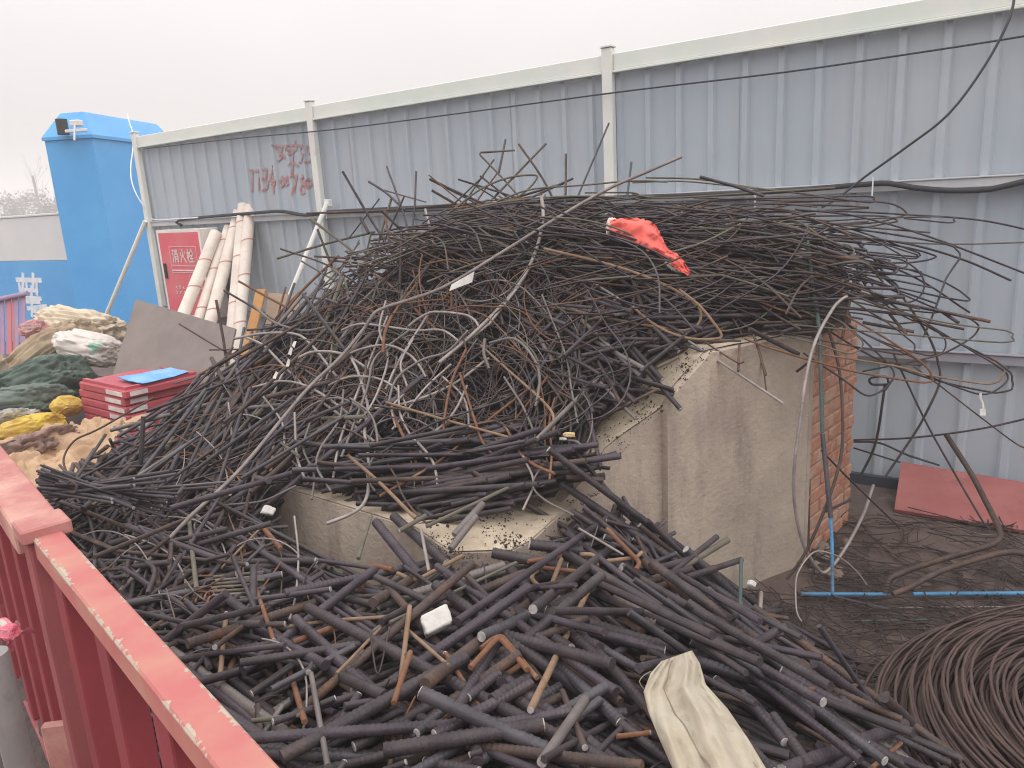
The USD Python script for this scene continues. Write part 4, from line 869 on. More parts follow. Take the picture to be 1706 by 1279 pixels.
# ------------------------------------------------------------------ bars and wires traced one by one
Zm = {'F': (820, 880, .3119), 'L': (420, 860, .3276), 'M': (400, 480, .3517), 'R': (1240, 340, .2814), 'S': (1240, 680, .2814), 'C': (800, 200, .2815), 'T': (400, 150, .258), 'B': (60, 640, .2815), 'P': (0, 0, 1), 'W': (960, 520, .3753), 'Q': (1000, 400, .2346)}
def hero(zm, pts, wpx, mat, label=None, lift=.02, d=None, kind='bar', rib=False, group=None, ends=0, name=None, cat=None, bendr=.03, ground=None):
    """A bar or wire traced in the photograph, laid on the heap (or at the depths d, or on the ground), wpx thick there."""
    ox, oy, sc = Zm[zm]; uv = np.array([(ox + x * sc, oy + y * sc) for x, y in pts], float)
    if kind == 'wire' and len(uv) > 2: uv = spline(np.c_[uv, 0 * uv[:, 0]], 14.)[:, :2]
    if ground is not None:
        P = np.array([atz(x, y, g) for (x, y), g in zip(uv, np.broadcast_to(np.interp(np.linspace(0, 1, len(uv)), np.linspace(0, 1, np.size(ground)), np.atleast_1d(ground)), len(uv)))])
        dep = (P - CAM) @ F
    elif d is not None:
        L = np.r_[0, np.cumsum(np.linalg.norm(np.diff(uv, axis=0), axis=1))]; dd = np.atleast_1d(d)
        dep = np.interp(L / L[-1], np.linspace(0, 1, len(dd)), dd); P = CAM + rays(uv) * dep[:, None]
    else:
        dep = cast(uv)
        if np.isnan(dep).all(): return None
        bad = np.isnan(dep)
        if bad.any():
            i = np.arange(len(dep)); dep[bad] = np.interp(i[bad], i[~bad], dep[~bad])
        if kind == 'wire': dep = gaussian_filter1d(dep, 3., mode='nearest')
        rr = wpx * sc / FPX * dep.mean() / 2
        dep = dep - lift - rr - (.04 if zm in 'FL' else 0)
        if kind != 'wire':
            P = CAM + rays(uv) * dep[:, None]
            for _ in range(12):                                                  # bring it towards the eye until it lies on, not in, the heap
                t = np.linspace(0, 1, 15)[:, None]; Q = np.vstack([P[i] * (1 - t) + P[i + 1] * t for i in range(len(P) - 1)])
                if (H(Q[:, 0], Q[:, 1]) - Q[:, 2]).max() < .012: break
                dep = dep - .012; P = CAM + rays(uv) * dep[:, None]
        P = CAM + rays(uv) * dep[:, None]
    rr = wpx * sc / FPX * float(np.mean(dep)) / 2
    if kind == 'bent': P = bend(P, bendr)
    elif kind == 'wire' and len(P) > 3: P = spline(P, .02)
    nm = name or {'bar': 'thick_rebar' if wpx * sc > 12 else 'thin_bar' if wpx * sc < 6 else 'rebar_offcut', 'bent': 'bent_rebar', 'wire': 'loose_wire'}[kind]
    ct = cat or {'bar': 'steel bar', 'bent': 'bent bar', 'wire': 'wire'}[kind]
    if rib: rr *= .95
    g = tube(P, rr, 10 if rr > .006 else 7, rib=.14 if rib else 0, pitch=max(.010, rr * 1.0))
    grp = None
    if not label:
        sl_, lm_ = where_it_lies(P); noun = 'thick ribbed bar' if nm == 'thick_rebar' else {'bar': 'straight bar', 'bent': 'bent bar', 'wire': 'loose wire'}[kind]
        label = f'{COLW.get(mat, "")} {noun} {sl_} by the {lm_}'; grp = 'alike: ' + label
    if ends:
        t = thing(nm, label, ct, P[0], grp); obj('shaft', g, mat, t, smooth=True)
        if ends & 1: obj('cut_end', disc_end(P[0], P[0] - P[1], rr * .93), 'cut_steel', t)
        if ends & 2: obj('cut_end', disc_end(P[-1], P[-1] - P[-2], rr * .93), 'cut_steel', t)
        return t
    return tag(obj(nm, g, mat, smooth=True), label, ct, grp)
GF = ('thick dark ribbed rebar slanting down to the right at the front of the heap', 'thick rebars slanting right at the front')
GU = ('thick dark ribbed rebar rising to the right at the front of the heap', 'thick rebars rising right at the front')
GR = ('short rusty bar lying among the thick rebars', 'short rusty bars at the front')
GW = ('pale crooked wire draped over the middle of the heap', 'pale wires over the middle')
GO = ('rusty orange rod crossing the hollow above the stair tread', 'rusty rods above the tread')
GH = ('thin dark wire rod reaching past the right end of the heap before the fence', 'wire rods before the fence')
GB = ('dark bar end sticking out past the brick pier', 'bar ends past the brick pier')
GC = ('dark bar sticking up from the crest of the heap', 'bars sticking up from the crest')
# front, slanting down to the right
hero('F', [(370, 120), (1150, 580)], 55, 'steel_dark', 'long smooth dark bar in the middle of the front heap', .05)
hero('F', [(690, 210), (1640, 640)], 60, 'steel_violet', 'thick ribbed rebar with raised marks running under the plaster wall', .05, rib=True, ends=1)
hero('F', [(290, 440), (1640, 850)], 66, 'steel_dark', 'longest thick ribbed rebar of the front heap, its bright cut end to the left', .075, rib=True, ends=1)
hero('F', [(670, 370), (890, 520)], 70, 'steel_grey', 'stub of thick grey rebar pointing up in the front heap', .06, rib=True)
for p, w in (([(820, 500), (1165, 592)], 52), ([(480, 535), (920, 655)], 60), ([(1060, 700), (1490, 835)], 64), ([(90, 210), (360, 510)], 58), ([(350, 500), (600, 725)], 56), ([(0, 400), (700, 1050)], 60), ([(50, 400), (420, 640)], 52), ([(350, 690), (685, 930)], 52), ([(470, 560), (830, 960)], 60), ([(680, 1040), (1040, 1310)], 58), ([(830, 950), (1060, 1300)], 60),
             ([(1190, 810), (1620, 1130)], 62), ([(1180, 570), (1420, 700)], 50), ([(0, 130), (400, 205)], 60), ([(200, 85), (480, 120)], 60), ([(600, 650), (850, 790)], 50), ([(1330, 880), (1560, 1140)], 56), ([(1500, 1000), (1700, 1280)], 60), ([(1200, 980), (1500, 1300)], 60), ([(900, 400), (1330, 545)], 34), ([(1000, 470), (1400, 620)], 40), ([(1420, 640), (1800, 800)], 50), ([(1500, 520), (1900, 760)], 44), ([(1540, 760), (1960, 1000)], 60), ([(1580, 860), (2000, 1160)], 64)):
    hero('F', p, w, DARKS[RS.randint(6)], None, RS.uniform(.01, .05), rib=True, group=GF, ends=RS.randint(4))
hero('L', [(640, 455), (1280, 250)], 50, 'steel_grey', 'grey ribbed rebar resting crosswise below the bottom tread', .06, rib=True)
hero('L', [(150, 1225), (1090, 715)], 72, 'steel_dark', 'long thick dark rebar rising from the railing to the middle of the front', .06, rib=True)
hero('L', [(670, 1190), (1480, 1060)], 78, 'steel_dark', 'very thick dark bar lying nearly level at the bottom of the picture', .06, rib=True, ends=2)
for p, w in (([(520, 1170), (960, 930)], 58), ([(880, 1250), (1150, 1300)], 60), ([(930, 1110), (1420, 850)], 60), ([(1100, 920), (1250, 800)], 50), ([(1040, 985), (1240, 650)], 56), ([(840, 1100), (1000, 960)], 50), ([(440, 1060), (540, 910)], 45), ([(340, 390), (640, 450)], 36), ([(340, 345), (700, 400)], 32), ([(630, 30), (850, 300)], 50), ([(720, 0), (990, 240)], 50), ([(310, 400), (930, 800)], 28), ([(0, 900), (260, 720)], 40), ([(100, 880), (520, 660)], 36)):
    hero('L', p, w, ('steel_dark', 'steel_violet', 'steel_blue')[RS.randint(3)], None, RS.uniform(.01, .05), rib=w > 40, group=GU if w > 40 else ('thin dark bar lying across the front left of the heap', 'thin bars at the front left'), ends=RS.randint(4))
hero('F', [(0, 920), (205, 800)], 72, 'steel_dark', None, .05, rib=True, group=GU); hero('F', [(-60, 1090), (260, 1065)], 80, 'steel_dark', None, .03, rib=True, group=GU, ends=2)
hero('F', [(0, 1050), (415, 980)], 55, 'steel_violet', None, .06, rib=True, group=GU); hero('F', [(265, 1250), (495, 915)], 55, 'steel_grey', 'grey bar standing on end beside the beige sack', .06, ends=1)
hero('F', [(205, 970), (535, 285)], 34, 'rust_tan', 'rusty tan bar standing across the thick rebars', .10, ends=1, rib=True)
hero('F', [(375, 870), (495, 1170)], 36, 'steel_brown', None, .05, group=GR, ends=2); hero('F', [(480, 1279), (705, 1055)], 36, 'steel_dark', None, .04, group=GU)
hero('F', [(665, 1112), (840, 1092)], 30, 'rust', 'short reddish bar with a bright cut end beside the beige sack', .06, ends=2)
hero('F', [(310, 320), (370, 165)], 25, 'rust_tan', None, .07, group=GR); hero('F', [(190, 178), (370, 148)], 24, 'rust', None, .07, group=GR)
hero('F', [(220, 205), (500, 235)], 24, 'rust', None, .07, group=GR)
hero('F', [(240, 225), (208, 255), (225, 290), (430, 415)], 24, 'rust_tan', 'bent tan stirrup hook lying over the thick rebars', .08, kind='bent')
hero('F', [(470, 140), (545, 138), (562, 205)], 24, 'rust_tan', 'small tan hook bent at a right angle', .08, kind='bent')
hero('F', [(610, 0), (792, 185), (768, 222)], 26, 'rust', 'rusty hooked bar below the stair slope', .10, kind='bent')
hero('F', [(800, 128), (770, 155), (560, 182)], 22, 'rust_tan', None, .08, group=GR)
hero('F', [(-60, 640), (0, 590), (50, 572), (240, 800)], 26, 'rust', 'rusty bar bent into a hook over the front heap', .08, kind='bent')
hero('F', [(1437, 345), (1427, 530)], 22, 'steel_light', 'short pale bar standing upright before the wall foot', .06, ends=1)
hero('F', [(1330, 165), (1325, 410)], 20, 'green_steel', 'greenish bar end hanging from a bent bar at the wall foot', .12)
hero('F', [(1040, 262), (1330, 168)], 34, 'steel_dark', None, .10, group=('dark bar end pointing at the plaster wall', 'bar ends at the wall')); hero('F', [(960, 240), (1258, 62)], 36, 'olive', None, .08, group=('dark bar end pointing at the plaster wall', 'bar ends at the wall')); hero('F', [(930, 260), (1200, 45)], 32, 'steel_dark', None, .08, group=('dark bar end pointing at the plaster wall', 'bar ends at the wall'))
hero('F', [(1330, 395), (1300, 600)], 20, 'rust_tan', None, .08, group=GR)
for x, y in ((1062, 165), (1057, 215), (992, 243)): hero('F', [(x - 210, y + 60), (x, y)], 40, 'steel_dark', None, .09, group=('dark bar with a bright round cut end at the wall foot', 'bright ended bars at the wall foot'), ends=2)
hero('F', [(640, 60), (600, 45)], 34, 'steel_dark', None, .06, group=('dark bar with a bright round cut end at the wall foot', 'bright ended bars at the wall foot'), ends=2)
hero('F', [(460, 0), (700, 140)], 14, 'steel_light', 'pale thin wire slanting above the front heap', .10, kind='wire')
hero('L', [(190, 560), (400, 530), (700, 510)], 20, 'rust_tan', 'thin tan bar nearly level in the front left', .06); hero('L', [(210, 640), (420, 560)], 30, 'rust', None, .06, group=GR)
hero('L', [(430, 800), (690, 530)], 18, 'rust_tan', 'thin tan bar sloping left below the foam block', .08, rib=True); hero('L', [(760, 550), (1000, 760)], 20, 'rust_tan', 'thin tan ribbed bar sloping right below the foam block', .08, rib=True)
hero('L', [(720, 950), (805, 690)], 30, 'rust', None, .08, group=GR); hero('L', [(550, 370), (600, 248), (715, 270)], 28, 'rust', 'orange hook bent at the left of the front heap', .08, kind='bent')
hero('L', [(740, 290), (830, 330), (1070, 200)], 22, 'rust_tan', 'tan bar bent to a shallow V below the tread', .08, kind='bent'); hero('L', [(1110, 770), (1255, 608), (1400, 780)], 30, 'rust', 'rusty bar bent like a roof in the front heap', .09, kind='bent')
hero('L', [(300, 800), (385, 1270)], 30, 'steel_grey', 'grey bar standing nearly upright near the railing', .06); hero('L', [(0, 1040), (250, 1010)], 26, 'olive', None, .05, group=GR)
hero('L', [(700, 540), (1343, 235)], 18, 'olive', 'long thin olive rod over the grey rebar', .12); hero('L', [(1010, 165), (1140, 0)], 36, 'steel_grey', 'ribbed grey bar leaning on the bottom tread', .07, rib=True)
hero('L', [(750, 75), (885, -5)], 24, 'olive', None, .08, group=GR, ends=1); hero('L', [(860, 70), (900, 280)], 18, 'steel_light', None, .08, group=GW); hero('L', [(600, 590), (640, 800), (700, 560)], 10, 'steel_brown', None, .06, kind='wire', group=GW)
hero('L', [(540, 215), (605, 0)], 20, 'olive', None, .08, group=GR); hero('L', [(215, 0), (235, 200), (222, 400), (190, 525)], 12, 'steel_light', None, .05, kind='wire', group=GW)
for x, y, dx, dy in ((335, 683, -60, 40), (287, 792, 30, -60), (165, 547, -90, 5), (420, 925, -70, 30), (780, 1250, -110, 40), (470, 1250, -40, 60), (1110, 1212, 60, -20)): hero('L', [(x + dx, y + dy), (x, y)], 32, 'steel_dark', None, .05, group=('dark bar with a bright round cut end in the front heap', 'bright ended bars at the front'), ends=2)
# the middle
LONG = [(-570 / 1, 1437), (0, 860), (300, 500), (470, 330), (598, 190), (625, 130), (680, 95), (945, 0)]
hero('P', [(200, 985), (310, 868), (400, 782), (505, 656), (568, 594), (608, 545), (622, 524), (642, 512), (735, 480), (840, 418), (920, 368), (1010, 316), (1080, 285), (1135, 261)], 6.2, 'steel_pale', 'very long pale ribbed rebar running across the whole heap to the crest', kind='wire', rib=True, d=(2.38, 2.62, 2.8, 3.0, 3.2, 3.3, 3.32, 3.36, 3.42, 3.5, 3.56), name='long_rebar', cat='steel bar')
for p, w in (([(530, 340), (560, 400), (605, 560), (590, 680), (610, 830), (600, 990), (540, 1060), (410, 1115)], 13), ([(640, 735), (740, 740), (870, 705), (960, 650), (1030, 560), (1075, 460)], 11), ([(740, 720), (820, 715), (900, 800), (925, 860), (935, 930)], 11), ([(750, 460), (760, 600), (810, 700), (840, 760), (890, 810)], 9), ([(30, 235), (110, 270), (200, 360), (340, 500), (500, 620), (640, 730)], 11), ([(150, 525), (200, 410), (240, 360), (330, 305), (480, 310), (620, 390)], 11), ([(310, 905), (270, 800), (258, 590)], 10), ([(490, 480), (470, 620), (380, 760), (365, 850), (430, 960)], 10), ([(-30, 240), (100, 215), (250, 215), (330, 260), (460, 420)], 10), ([(700, 130), (620, 330), (480, 700), (440, 900)], 10), ([(800, 200), (640, 330), (600, 480), (480, 800)], 10), ([(900, 110), (760, 330), (690, 480)], 10), ([(1130, 180), (1080, 130), (900, 115), (800, 180)], 10), ([(640, 570), (800, 540), (1000, 460), (1180, 330)], 11), ([(1000, 360), (880, 470), (760, 620), (720, 670)], 9), ([(480, 200), (560, 170), (680, 180), (830, 200), (960, 200), (1060, 270)], 9), ([(1160, 240), (1155, 310), (1180, 380)], 13), ([(560, 640), (470, 560), (330, 470), (200, 440), (60, 470)], 10), ([(420, 180), (300, 200), (160, 160), (60, 80)], 9), ([(880, 420), (820, 330), (700, 270), (540, 300), (420, 380), (340, 500)], 10), ([(1180, 260), (1300, 240), (1390, 330), (1420, 430), (1400, 560)], 11), ([(690, 60), (660, 200), (700, 330), (640, 520), (560, 640)], 9), ([(250, 640), (330, 560), (450, 520), (560, 560), (640, 660), (650, 800)], 9), ([(520, 520), (620, 600), (650, 740), (600, 880), (640, 960)], 9), ([(100, 500), (200, 640), (220, 780), (330, 900)], 9), ([(420, 460), (520, 420), (660, 430), (760, 500), (800, 620)], 9), ([(960, 420), (1060, 520), (1080, 660), (1020, 760)], 9), ([(820, 240), (760, 360), (790, 480), (720, 560), (740, 660)], 9), ([(330, 640), (300, 760), (350, 880), (340, 1000)], 9), ([(590, 200), (500, 330), (420, 400), (380, 560), (300, 640)], 9), ([(1080, 200), (980, 300), (860, 340), (740, 430), (700, 560)], 10)):
    hero('M', p, w * 1.25, ('steel_light', 'steel_grey', 'steel_light')[RS.randint(3)], None, RS.uniform(.10, .16), kind='wire', group=GW)
hero('M', [(945, 350), (1180, 170), (1320, -10)], 14, 'steel_light', 'straight pale grey rod crossing the top of the tangle', .10)
hero('P', [(732, 604), (800, 545), (860, 480), (892, 420), (905, 360), (902, 330)], 6.5, 'steel_light', 'pale curved rod rising from the tangle to the crest', kind='wire', d=(3.2, 3.25, 3.35, 3.45, 3.6))
for p, w in (([(690, 540), (960, 620), (1250, 700), (1400, 745)], 13), ([(970, 740), (965, 640), (1000, 450), (1070, 290)], 13), ([(1140, 270), (1250, 370), (1430, 530), (1485, 610), (1480, 700)], 13), ([(1040, 400), (1110, 620), (1150, 730), (1210, 800)], 12), ([(510, 790), (660, 920), (830, 1090)], 17), ([(660, 985), (940, 820), (1130, 660), (1370, 475)], 13), ([(960, 60), (1000, 20), (1000, 120)], 12)):
    hero('M', p, w, 'rust' if RS.rand() < .7 else 'rust_tan', None, RS.uniform(.10, .15), kind='wire', group=GO)
for p, w, m in (([(1430, 30), (1540, 310), (1570, 480), (1600, 640)], 10, 'steel_grey'), ([(1560, 700), (1560, 600), (1440, 420), (1250, 240)], 10, 'steel_brown'), ([(1340, 795), (1390, 920), (1340, 1050)], 12, 'steel_light'), ([(1425, 850), (1385, 930), (1440, 1000), (1580, 1075)], 10, 'steel_grey'), ([(1310, 220), (1400, 320), (1420, 430), (1380, 570)], 10, 'olive'), ([(1250, 420), (1340, 560), (1400, 700)], 12, 'steel_grey'), ([(1550, 720), (1600, 730), (1640, 790)], 14, 'steel_grey')):
    hero('M', p, w, m, None, RS.uniform(.06, .10), kind='wire', group=('crooked wire hanging beside the hollow above the tread', 'wires beside the hollow'))
hero('M', [(880, 1130), (1285, 938)], 18, 'olive', 'straight ribbed bar resting on the edge of the bottom tread', .06, rib=True); hero('M', [(750, 1148), (878, 1078)], 18, 'olive', 'short bar with a bright end at the bottom tread', .07, ends=2)
hero('M', [(1015, 1170), (1150, 1020)], 36, 'steel_grey', 'thick short ribbed bar lying on the bottom tread', .05, rib=True); hero('M', [(1545, 895), (1720, 908)], 26, 'steel_brown', 'brown bar stub at the stair slope', .06)
# over the stair slope: bars from the right shoulder
for p, w, m in (([(90, 640), (215, 780), (300, 900), (570, 1200)], 36, 'steel_dark'), ([(100, 620), (260, 760), (440, 990)], 36, 'steel_dark'), ([(380, 620), (555, 790)], 34, 'steel_dark'), ([(400, 905), (555, 830)], 26, 'olive'), ([(0, 1010), (250, 1270)], 24, 'steel_grey'), ([(60, 1230), (400, 1060)], 22, 'steel_brown'), ([(190, 960), (520, 1060)], 28, 'steel_dark')):
    q = np.array(p, float); hero('Q', [q[0], q[-1]], w, m, None, .05, group=('dark bar poking over the sloping top of the stair', 'bars over the stair slope'), ends=2 if w > 30 else 0)
hero('Q', [(-50, 300), (170, 440), (400, 590), (600, 700), (1300, 1160)], 20, 'steel_light', 'straight pale rod hanging out over the plaster wall', d=(3.25, 3.1, 2.95, 2.85), kind='wire')
hero('Q', [(-400, 60), (0, 155), (300, 250), (540, 360), (680, 460), (715, 530), (690, 600), (600, 640), (450, 625), (200, 580), (0, 545), (-250, 480)], 20, 'rust_tan', 'rusty rod doubled back in a wide hairpin over the right shoulder', kind='wire', d=(3.3, 3.22, 3.15, 3.08, 3.05, 3.05, 3.1, 3.2))
hero('Q', [(560, 350), (700, 460), (800, 580), (860, 670), (820, 700), (650, 700), (480, 650), (330, 560), (230, 470)], 20, 'rust_tan', 'second rusty rod bent back at its tip beside the wide hairpin', kind='wire', d=(3.05, 3.0, 2.98, 3.0, 3.08))
hero('Q', [(500, 0), (570, 110), (605, 200), (610, 280), (570, 350), (490, 440)], 20, 'rust', 'rusty wire hooked over the red plastic bag', kind='wire', d=(3.38, 3.3, 3.2, 3.15))
for p, w, m in (([(1085, 670), (1120, 770), (1175, 960)], 16, 'steel_brown'), ([(1100, 690), (1150, 860), (1180, 1070)], 12, 'steel_brown'), ([(990, 740), (980, 930)], 18, 'steel_brown'), ([(740, 720), (860, 800), (980, 870), (1020, 860)], 14, 'steel_brown')):
    hero('Q', p, w, m, None, d=(2.98, 2.95, 2.9), kind='wire', group=('short brown wire hanging down the top of the plaster wall', 'wires hanging on the wall'))
hero('Q', [(1060, 630), (1230, 720), (1410, 810)], 34, 'steel_dark', 'dark bar lying along the top edge of the plaster wall', d=(3.0, 3.05), ends=2)
hero('Q', [(1000, 380), (1270, 490), (1450, 540), (1560, 540)], 14, 'rust', 'rusty wire curving along above the plaster wall', kind='wire', d=(3.15, 3.1, 3.12))
for yy, m in ((600, 'steel_dark'), (640, 'steel_dark'), (575, 'steel_brown'), (655, 'olive')):
    hero('Q', [(1100 + RS.rand() * 100, yy + 12), (1560, yy - 16 + RS.rand() * 20)], 20, m, None, d=(3.02, 3.12), group=('dark rod lying level on top of the plaster wall', 'rods on the wall top'))
# loops before the fence
L_ = lambda p, w, m='steel_dark', d=(3.35, 3.2, 3.1), k='wire', **kw: hero('R', p, w, m, kw.pop('label', None), d=d, kind=k, group=kw.pop('group', GH), **kw)
L_([(-400, 30), (0, 42), (500, 40), (940, 60), (1400, 95), (1780, 175)], 11, d=(3.55, 3.4, 3.3))
L_([(-300, -40), (300, -20), (700, -20), (880, 0), (955, 45), (930, 70), (700, 115), (200, 100)], 11, 'steel_brown', d=(3.6, 3.5, 3.4, 3.45))
L_([(-300, 80), (0, 75), (600, 68), (830, 72), (905, 98), (850, 112), (600, 148), (0, 170)], 11, 'steel_brown', d=(3.55, 3.4, 3.3, 3.4))
L_([(300, 30), (600, 60), (880, 125), (1200, 230), (1660, 408), (1900, 500)], 12)
L_([(200, 150), (600, 190), (970, 235), (1300, 330), (1580, 452)], 13, d=(3.4, 3.25, 3.15))
L_([(300, 190), (700, 210), (1200, 236), (1780, 222)], 10, 'olive', d=(3.4, 3.3, 3.25))
L_([(400, 130), (750, 160), (1170, 230), (1255, 268), (1275, 320), (1200, 430), (1130, 620), (1060, 788)], 12, d=(3.4, 3.25, 3.15, 3.1), label='dark wire bent sharply downward before the fence')
L_([(795, 225), (715, 232), (665, 300), (668, 385), (722, 492)], 12, d=(3.3, 3.2), label='dark wire curled into an open hook before the fence')
L_([(795, 225), (1000, 265), (1110, 298), (1128, 316), (990, 345), (670, 345), (300, 330)], 11, d=(3.3, 3.2, 3.25), label='dark wire doubled back in a narrow hairpin before the fence')
L_([(300, 300), (700, 340), (950, 380), (1200, 470), (1315, 545), (1322, 572), (1150, 545), (900, 492), (400, 400)], 11, d=(3.4, 3.25, 3.1, 3.2), label='long dark hairpin of wire ending near the middle of the fence panel')
L_([(600, 300), (710, 360), (870, 470), (980, 610), (1100, 800), (1150, 950), (1155, 1060), (1080, 1230), (1000, 1370), (830, 1620)], 14, d=(3.2, 3.12, 3.1, 3.15), label='dark rod bowing down past the brick pier to the ground')
L_([(0, 795), (150, 850), (450, 940), (700, 1000), (1070, 1056), (1108, 1022), (1060, 945), (830, 790), (600, 660)], 13, 'rust', d=(2.95, 2.95, 2.98, 3.0, 3.05), label='rusty hairpin rod sticking out beyond the brick pier')
L_([(400, 880), (900, 960), (1080, 1010), (1450, 1065), (1520, 1022), (1545, 985)], 12, 'rust_tan', d=(3.05, 3.0, 2.98))
L_([(900, 620), (1050, 690), (1300, 840), (1500, 960), (1562, 1035), (1430, 1125), (1250, 1080), (1050, 1000)], 11, d=(3.1, 3.0, 2.98, 3.02), label='lowest long loop of dark rod with a white tag at its tip')
L_([(700, 990), (1000, 930), (1160, 890), (1300, 820), (1380, 750), (1340, 680), (1000, 600), (700, 550)], 11, d=(3.1, 3.05, 3.0, 3.1), label='dark rod looping round before the low rail of the fence')
L_([(1000, 960), (1100, 1030), (1430, 1285), (1640, 1435), (1780, 1470)], 9, 'steel_brown', d=(3.05, 3.0, 3.0))
L_([(880, 880), (960, 1050), (1070, 1279), (1180, 1480), (1420, 1890), (1460, 1910)], 12, d=(3.1, 3.08, 3.0))
for p, w in (([(430, 255), (740, 355)], 26), ([(850, 570), (1455, 695)], 20), ([(700, 700), (1005, 755)], 20), ([(1000, 680), (1300, 740)], 16), ([(1160, 630), (1268, 702)], 20), ([(860, 650), (958, 768)], 18), ([(650, 452), (580, 790)], 18), ([(60, 800), (128, 1012)], 16), ([(310, 990), (390, 930)], 16), ([(400, 480), (890, 500)], 20), ([(450, 540), (950, 550)], 20), ([(500, 600), (1000, 660)], 18), ([(350, 420), (900, 640)], 14), ([(300, 380), (880, 560)], 12), ([(330, 450), (1040, 620)], 12), ([(480, 300), (680, 330)], 26)):
    hero('R', p, w, ('steel_dark', 'steel_violet', 'steel_brown')[RS.randint(3)], None, d=(3.12, 3.05), group=GB)
for k in range(22):   # the sheaf of rods that fans out past the pier
    x0, y0 = RS.uniform(-250, 300), RS.uniform(-30, 520); L = RS.uniform(500, 1000); a = math.radians(np.interp(y0, [0, 520], [4, 20]) + RS.randn() * 5)
    pts = [(x0, y0), (x0 + L * .5 * math.cos(a), y0 + L * .5 * math.sin(a) - 14 * RS.rand()), (x0 + L * math.cos(a), y0 + L * math.sin(a) + 30 * RS.randn())]
    if RS.rand() < .5:
        ex, ey = pts[-1]; pts += [(ex + 40, ey + 18), (ex + 20, ey + 36), (ex - 250, ey + 10)]
    hero('R', pts, RS.uniform(9, 13), ('steel_dark', 'steel_brown', 'steel_violet', 'olive')[RS.randint(4)], None, d=(3.45 - y0 * .0003, 3.3 - y0 * .0004, 3.25 - y0 * .0004), kind='wire', group=('thin rod of the sheaf fanning out over the brick pier', 'rods fanning over the brick pier'))
hero('P', [(1411, 494), (1392, 508), (1361, 562), (1344, 622), (1333, 700), (1324, 770), (1323, 830), (1336, 900), (1362, 947), (1378, 951), (1404, 920), (1437, 860), (1455, 808)], 5.6, 'steel_light', 'pale ribbed rod arching down across the plaster wall and up again', kind='wire', rib=True, d=(3.05, 2.95, 2.9, 2.9, 2.95, 3.0, 3.1, 3.3))
hero('P', [(1344, 388), (1355, 480), (1364, 540), (1368, 640), (1370, 720)], 6.5, 'green_steel', 'green steel rod hanging down in front of the brick end', kind='wire', d=(3.25, 3.15, 3.05, 2.98, 2.95), rib=True)
hero('P', [(1370, 722), (1377, 790), (1384, 862)], 8, 'steel_blue', 'blue-black ribbed rod before the brick end', kind='wire', d=(2.94, 2.91, 2.89), rib=True)
hero('P', [(1381, 830), (1386, 900), (1387, 988)], 5.5, 'blue_paint', 'blue painted rod standing before the brick end', kind='wire', d=(2.9, 2.88, 2.86))
hero('P', [(1380, 548), (1398, 615), (1404, 700), (1400, 765), (1378, 838), (1341, 922), (1310, 965)], 5.2, 'steel_brown', 'brown rod bowed before the brick end', kind='wire', d=(3.15, 3.0, 2.95, 2.9, 2.92))
hero('P', [(1368, 750), (1420, 803), (1500, 880)], 3.2, 'steel_dark', 'thin dark wire slanting from the brick end to the ground', kind='wire', d=(2.95, 3.1, 3.15)); hero('P', [(1375, 852), (1416, 833)], 4.5, 'steel_dark', 'short dark wire end against the brick', kind='wire', d=(2.95, 3.1))
hero('P', [(1474, 640), (1471, 665), (1458, 740), (1432, 796)], 4.2, 'steel_dark', 'dark wire with a coiled top hanging before the fence foot', kind='wire', d=(3.4, 3.45, 3.5))
hero('P', [(1478, 640), (1453, 640), (1450, 630), (1475, 627), (1480, 640), (1474, 650)], 4, 'steel_dark', None, kind='wire', d=(3.4, 3.38), group=GH)
hero('P', [(1422, 733), (1520, 729), (1634, 714), (1740, 690)], 3.4, 'steel_dark', None, kind='wire', d=(3.6, 3.4, 3.25), group=('thin dark wire stretched low before the fence', 'low wires before the fence')); hero('P', [(1422, 736), (1466, 738), (1510, 757), (1565, 775)], 3.4, 'steel_dark', None, kind='wire', d=(3.6, 3.5, 3.45), group=('thin dark wire stretched low before the fence', 'low wires before the fence')); hero('P', [(1422, 746), (1500, 770)], 3, 'steel_dark', None, kind='wire', d=(3.6, 3.55), group=('thin dark wire stretched low before the fence', 'low wires before the fence'))
rs = np.random.RandomState(77)
for k in range(17):   # springy loops drooping past the pier
    xs, ys = rs.uniform(1040, 1320), rs.uniform(335, 520); xe = rs.uniform(1440, 1690) if k % 3 else rs.uniform(1380, 1500); dr = rs.uniform(.0, .46) * (1 if ys < 430 else .8); ye = ys + (xe - xs) * dr + rs.randn() * 14; gap = rs.uniform(10, 80); xs += rs.uniform(-60, 60)
    pts = [(xs, ys), (xs + (xe - xs) * .4, ys + (ye - ys) * .22 - rs.rand() * 34), (xs + (xe - xs) * .8, ys + (ye - ys) * .68 + rs.randn() * 14), (xe, ye)]
    if rs.rand() < .6: pts += [(xe + gap * .45, ye + gap * .55), (xe - 6, ye + gap), (xe - (xe - xs) * .35, ye + gap * .8 - (ye - ys) * .22), (xs + (xe - xs) * .25, ys + gap * .7 + 20)]
    dd = 3.42 - (ys - 335) * .0012
    hero('P', pts, rs.uniform(2.6, 3.7), ('steel_dark', 'steel_brown', 'steel_dark', 'olive')[rs.randint(4)], None, d=(dd, dd - .12, dd - .2 - .1 * rs.rand(), dd - .15), kind='wire')
RIDGE = np.array([(300, 655, 4.25), (380, 592, 4.3), (450, 532, 4.3), (520, 480, 4.25), (600, 424, 4.2), (680, 376, 4.1), (760, 345, 4.0), (850, 332, 3.88), (950, 338, 3.8), (1100, 340, 3.65)])
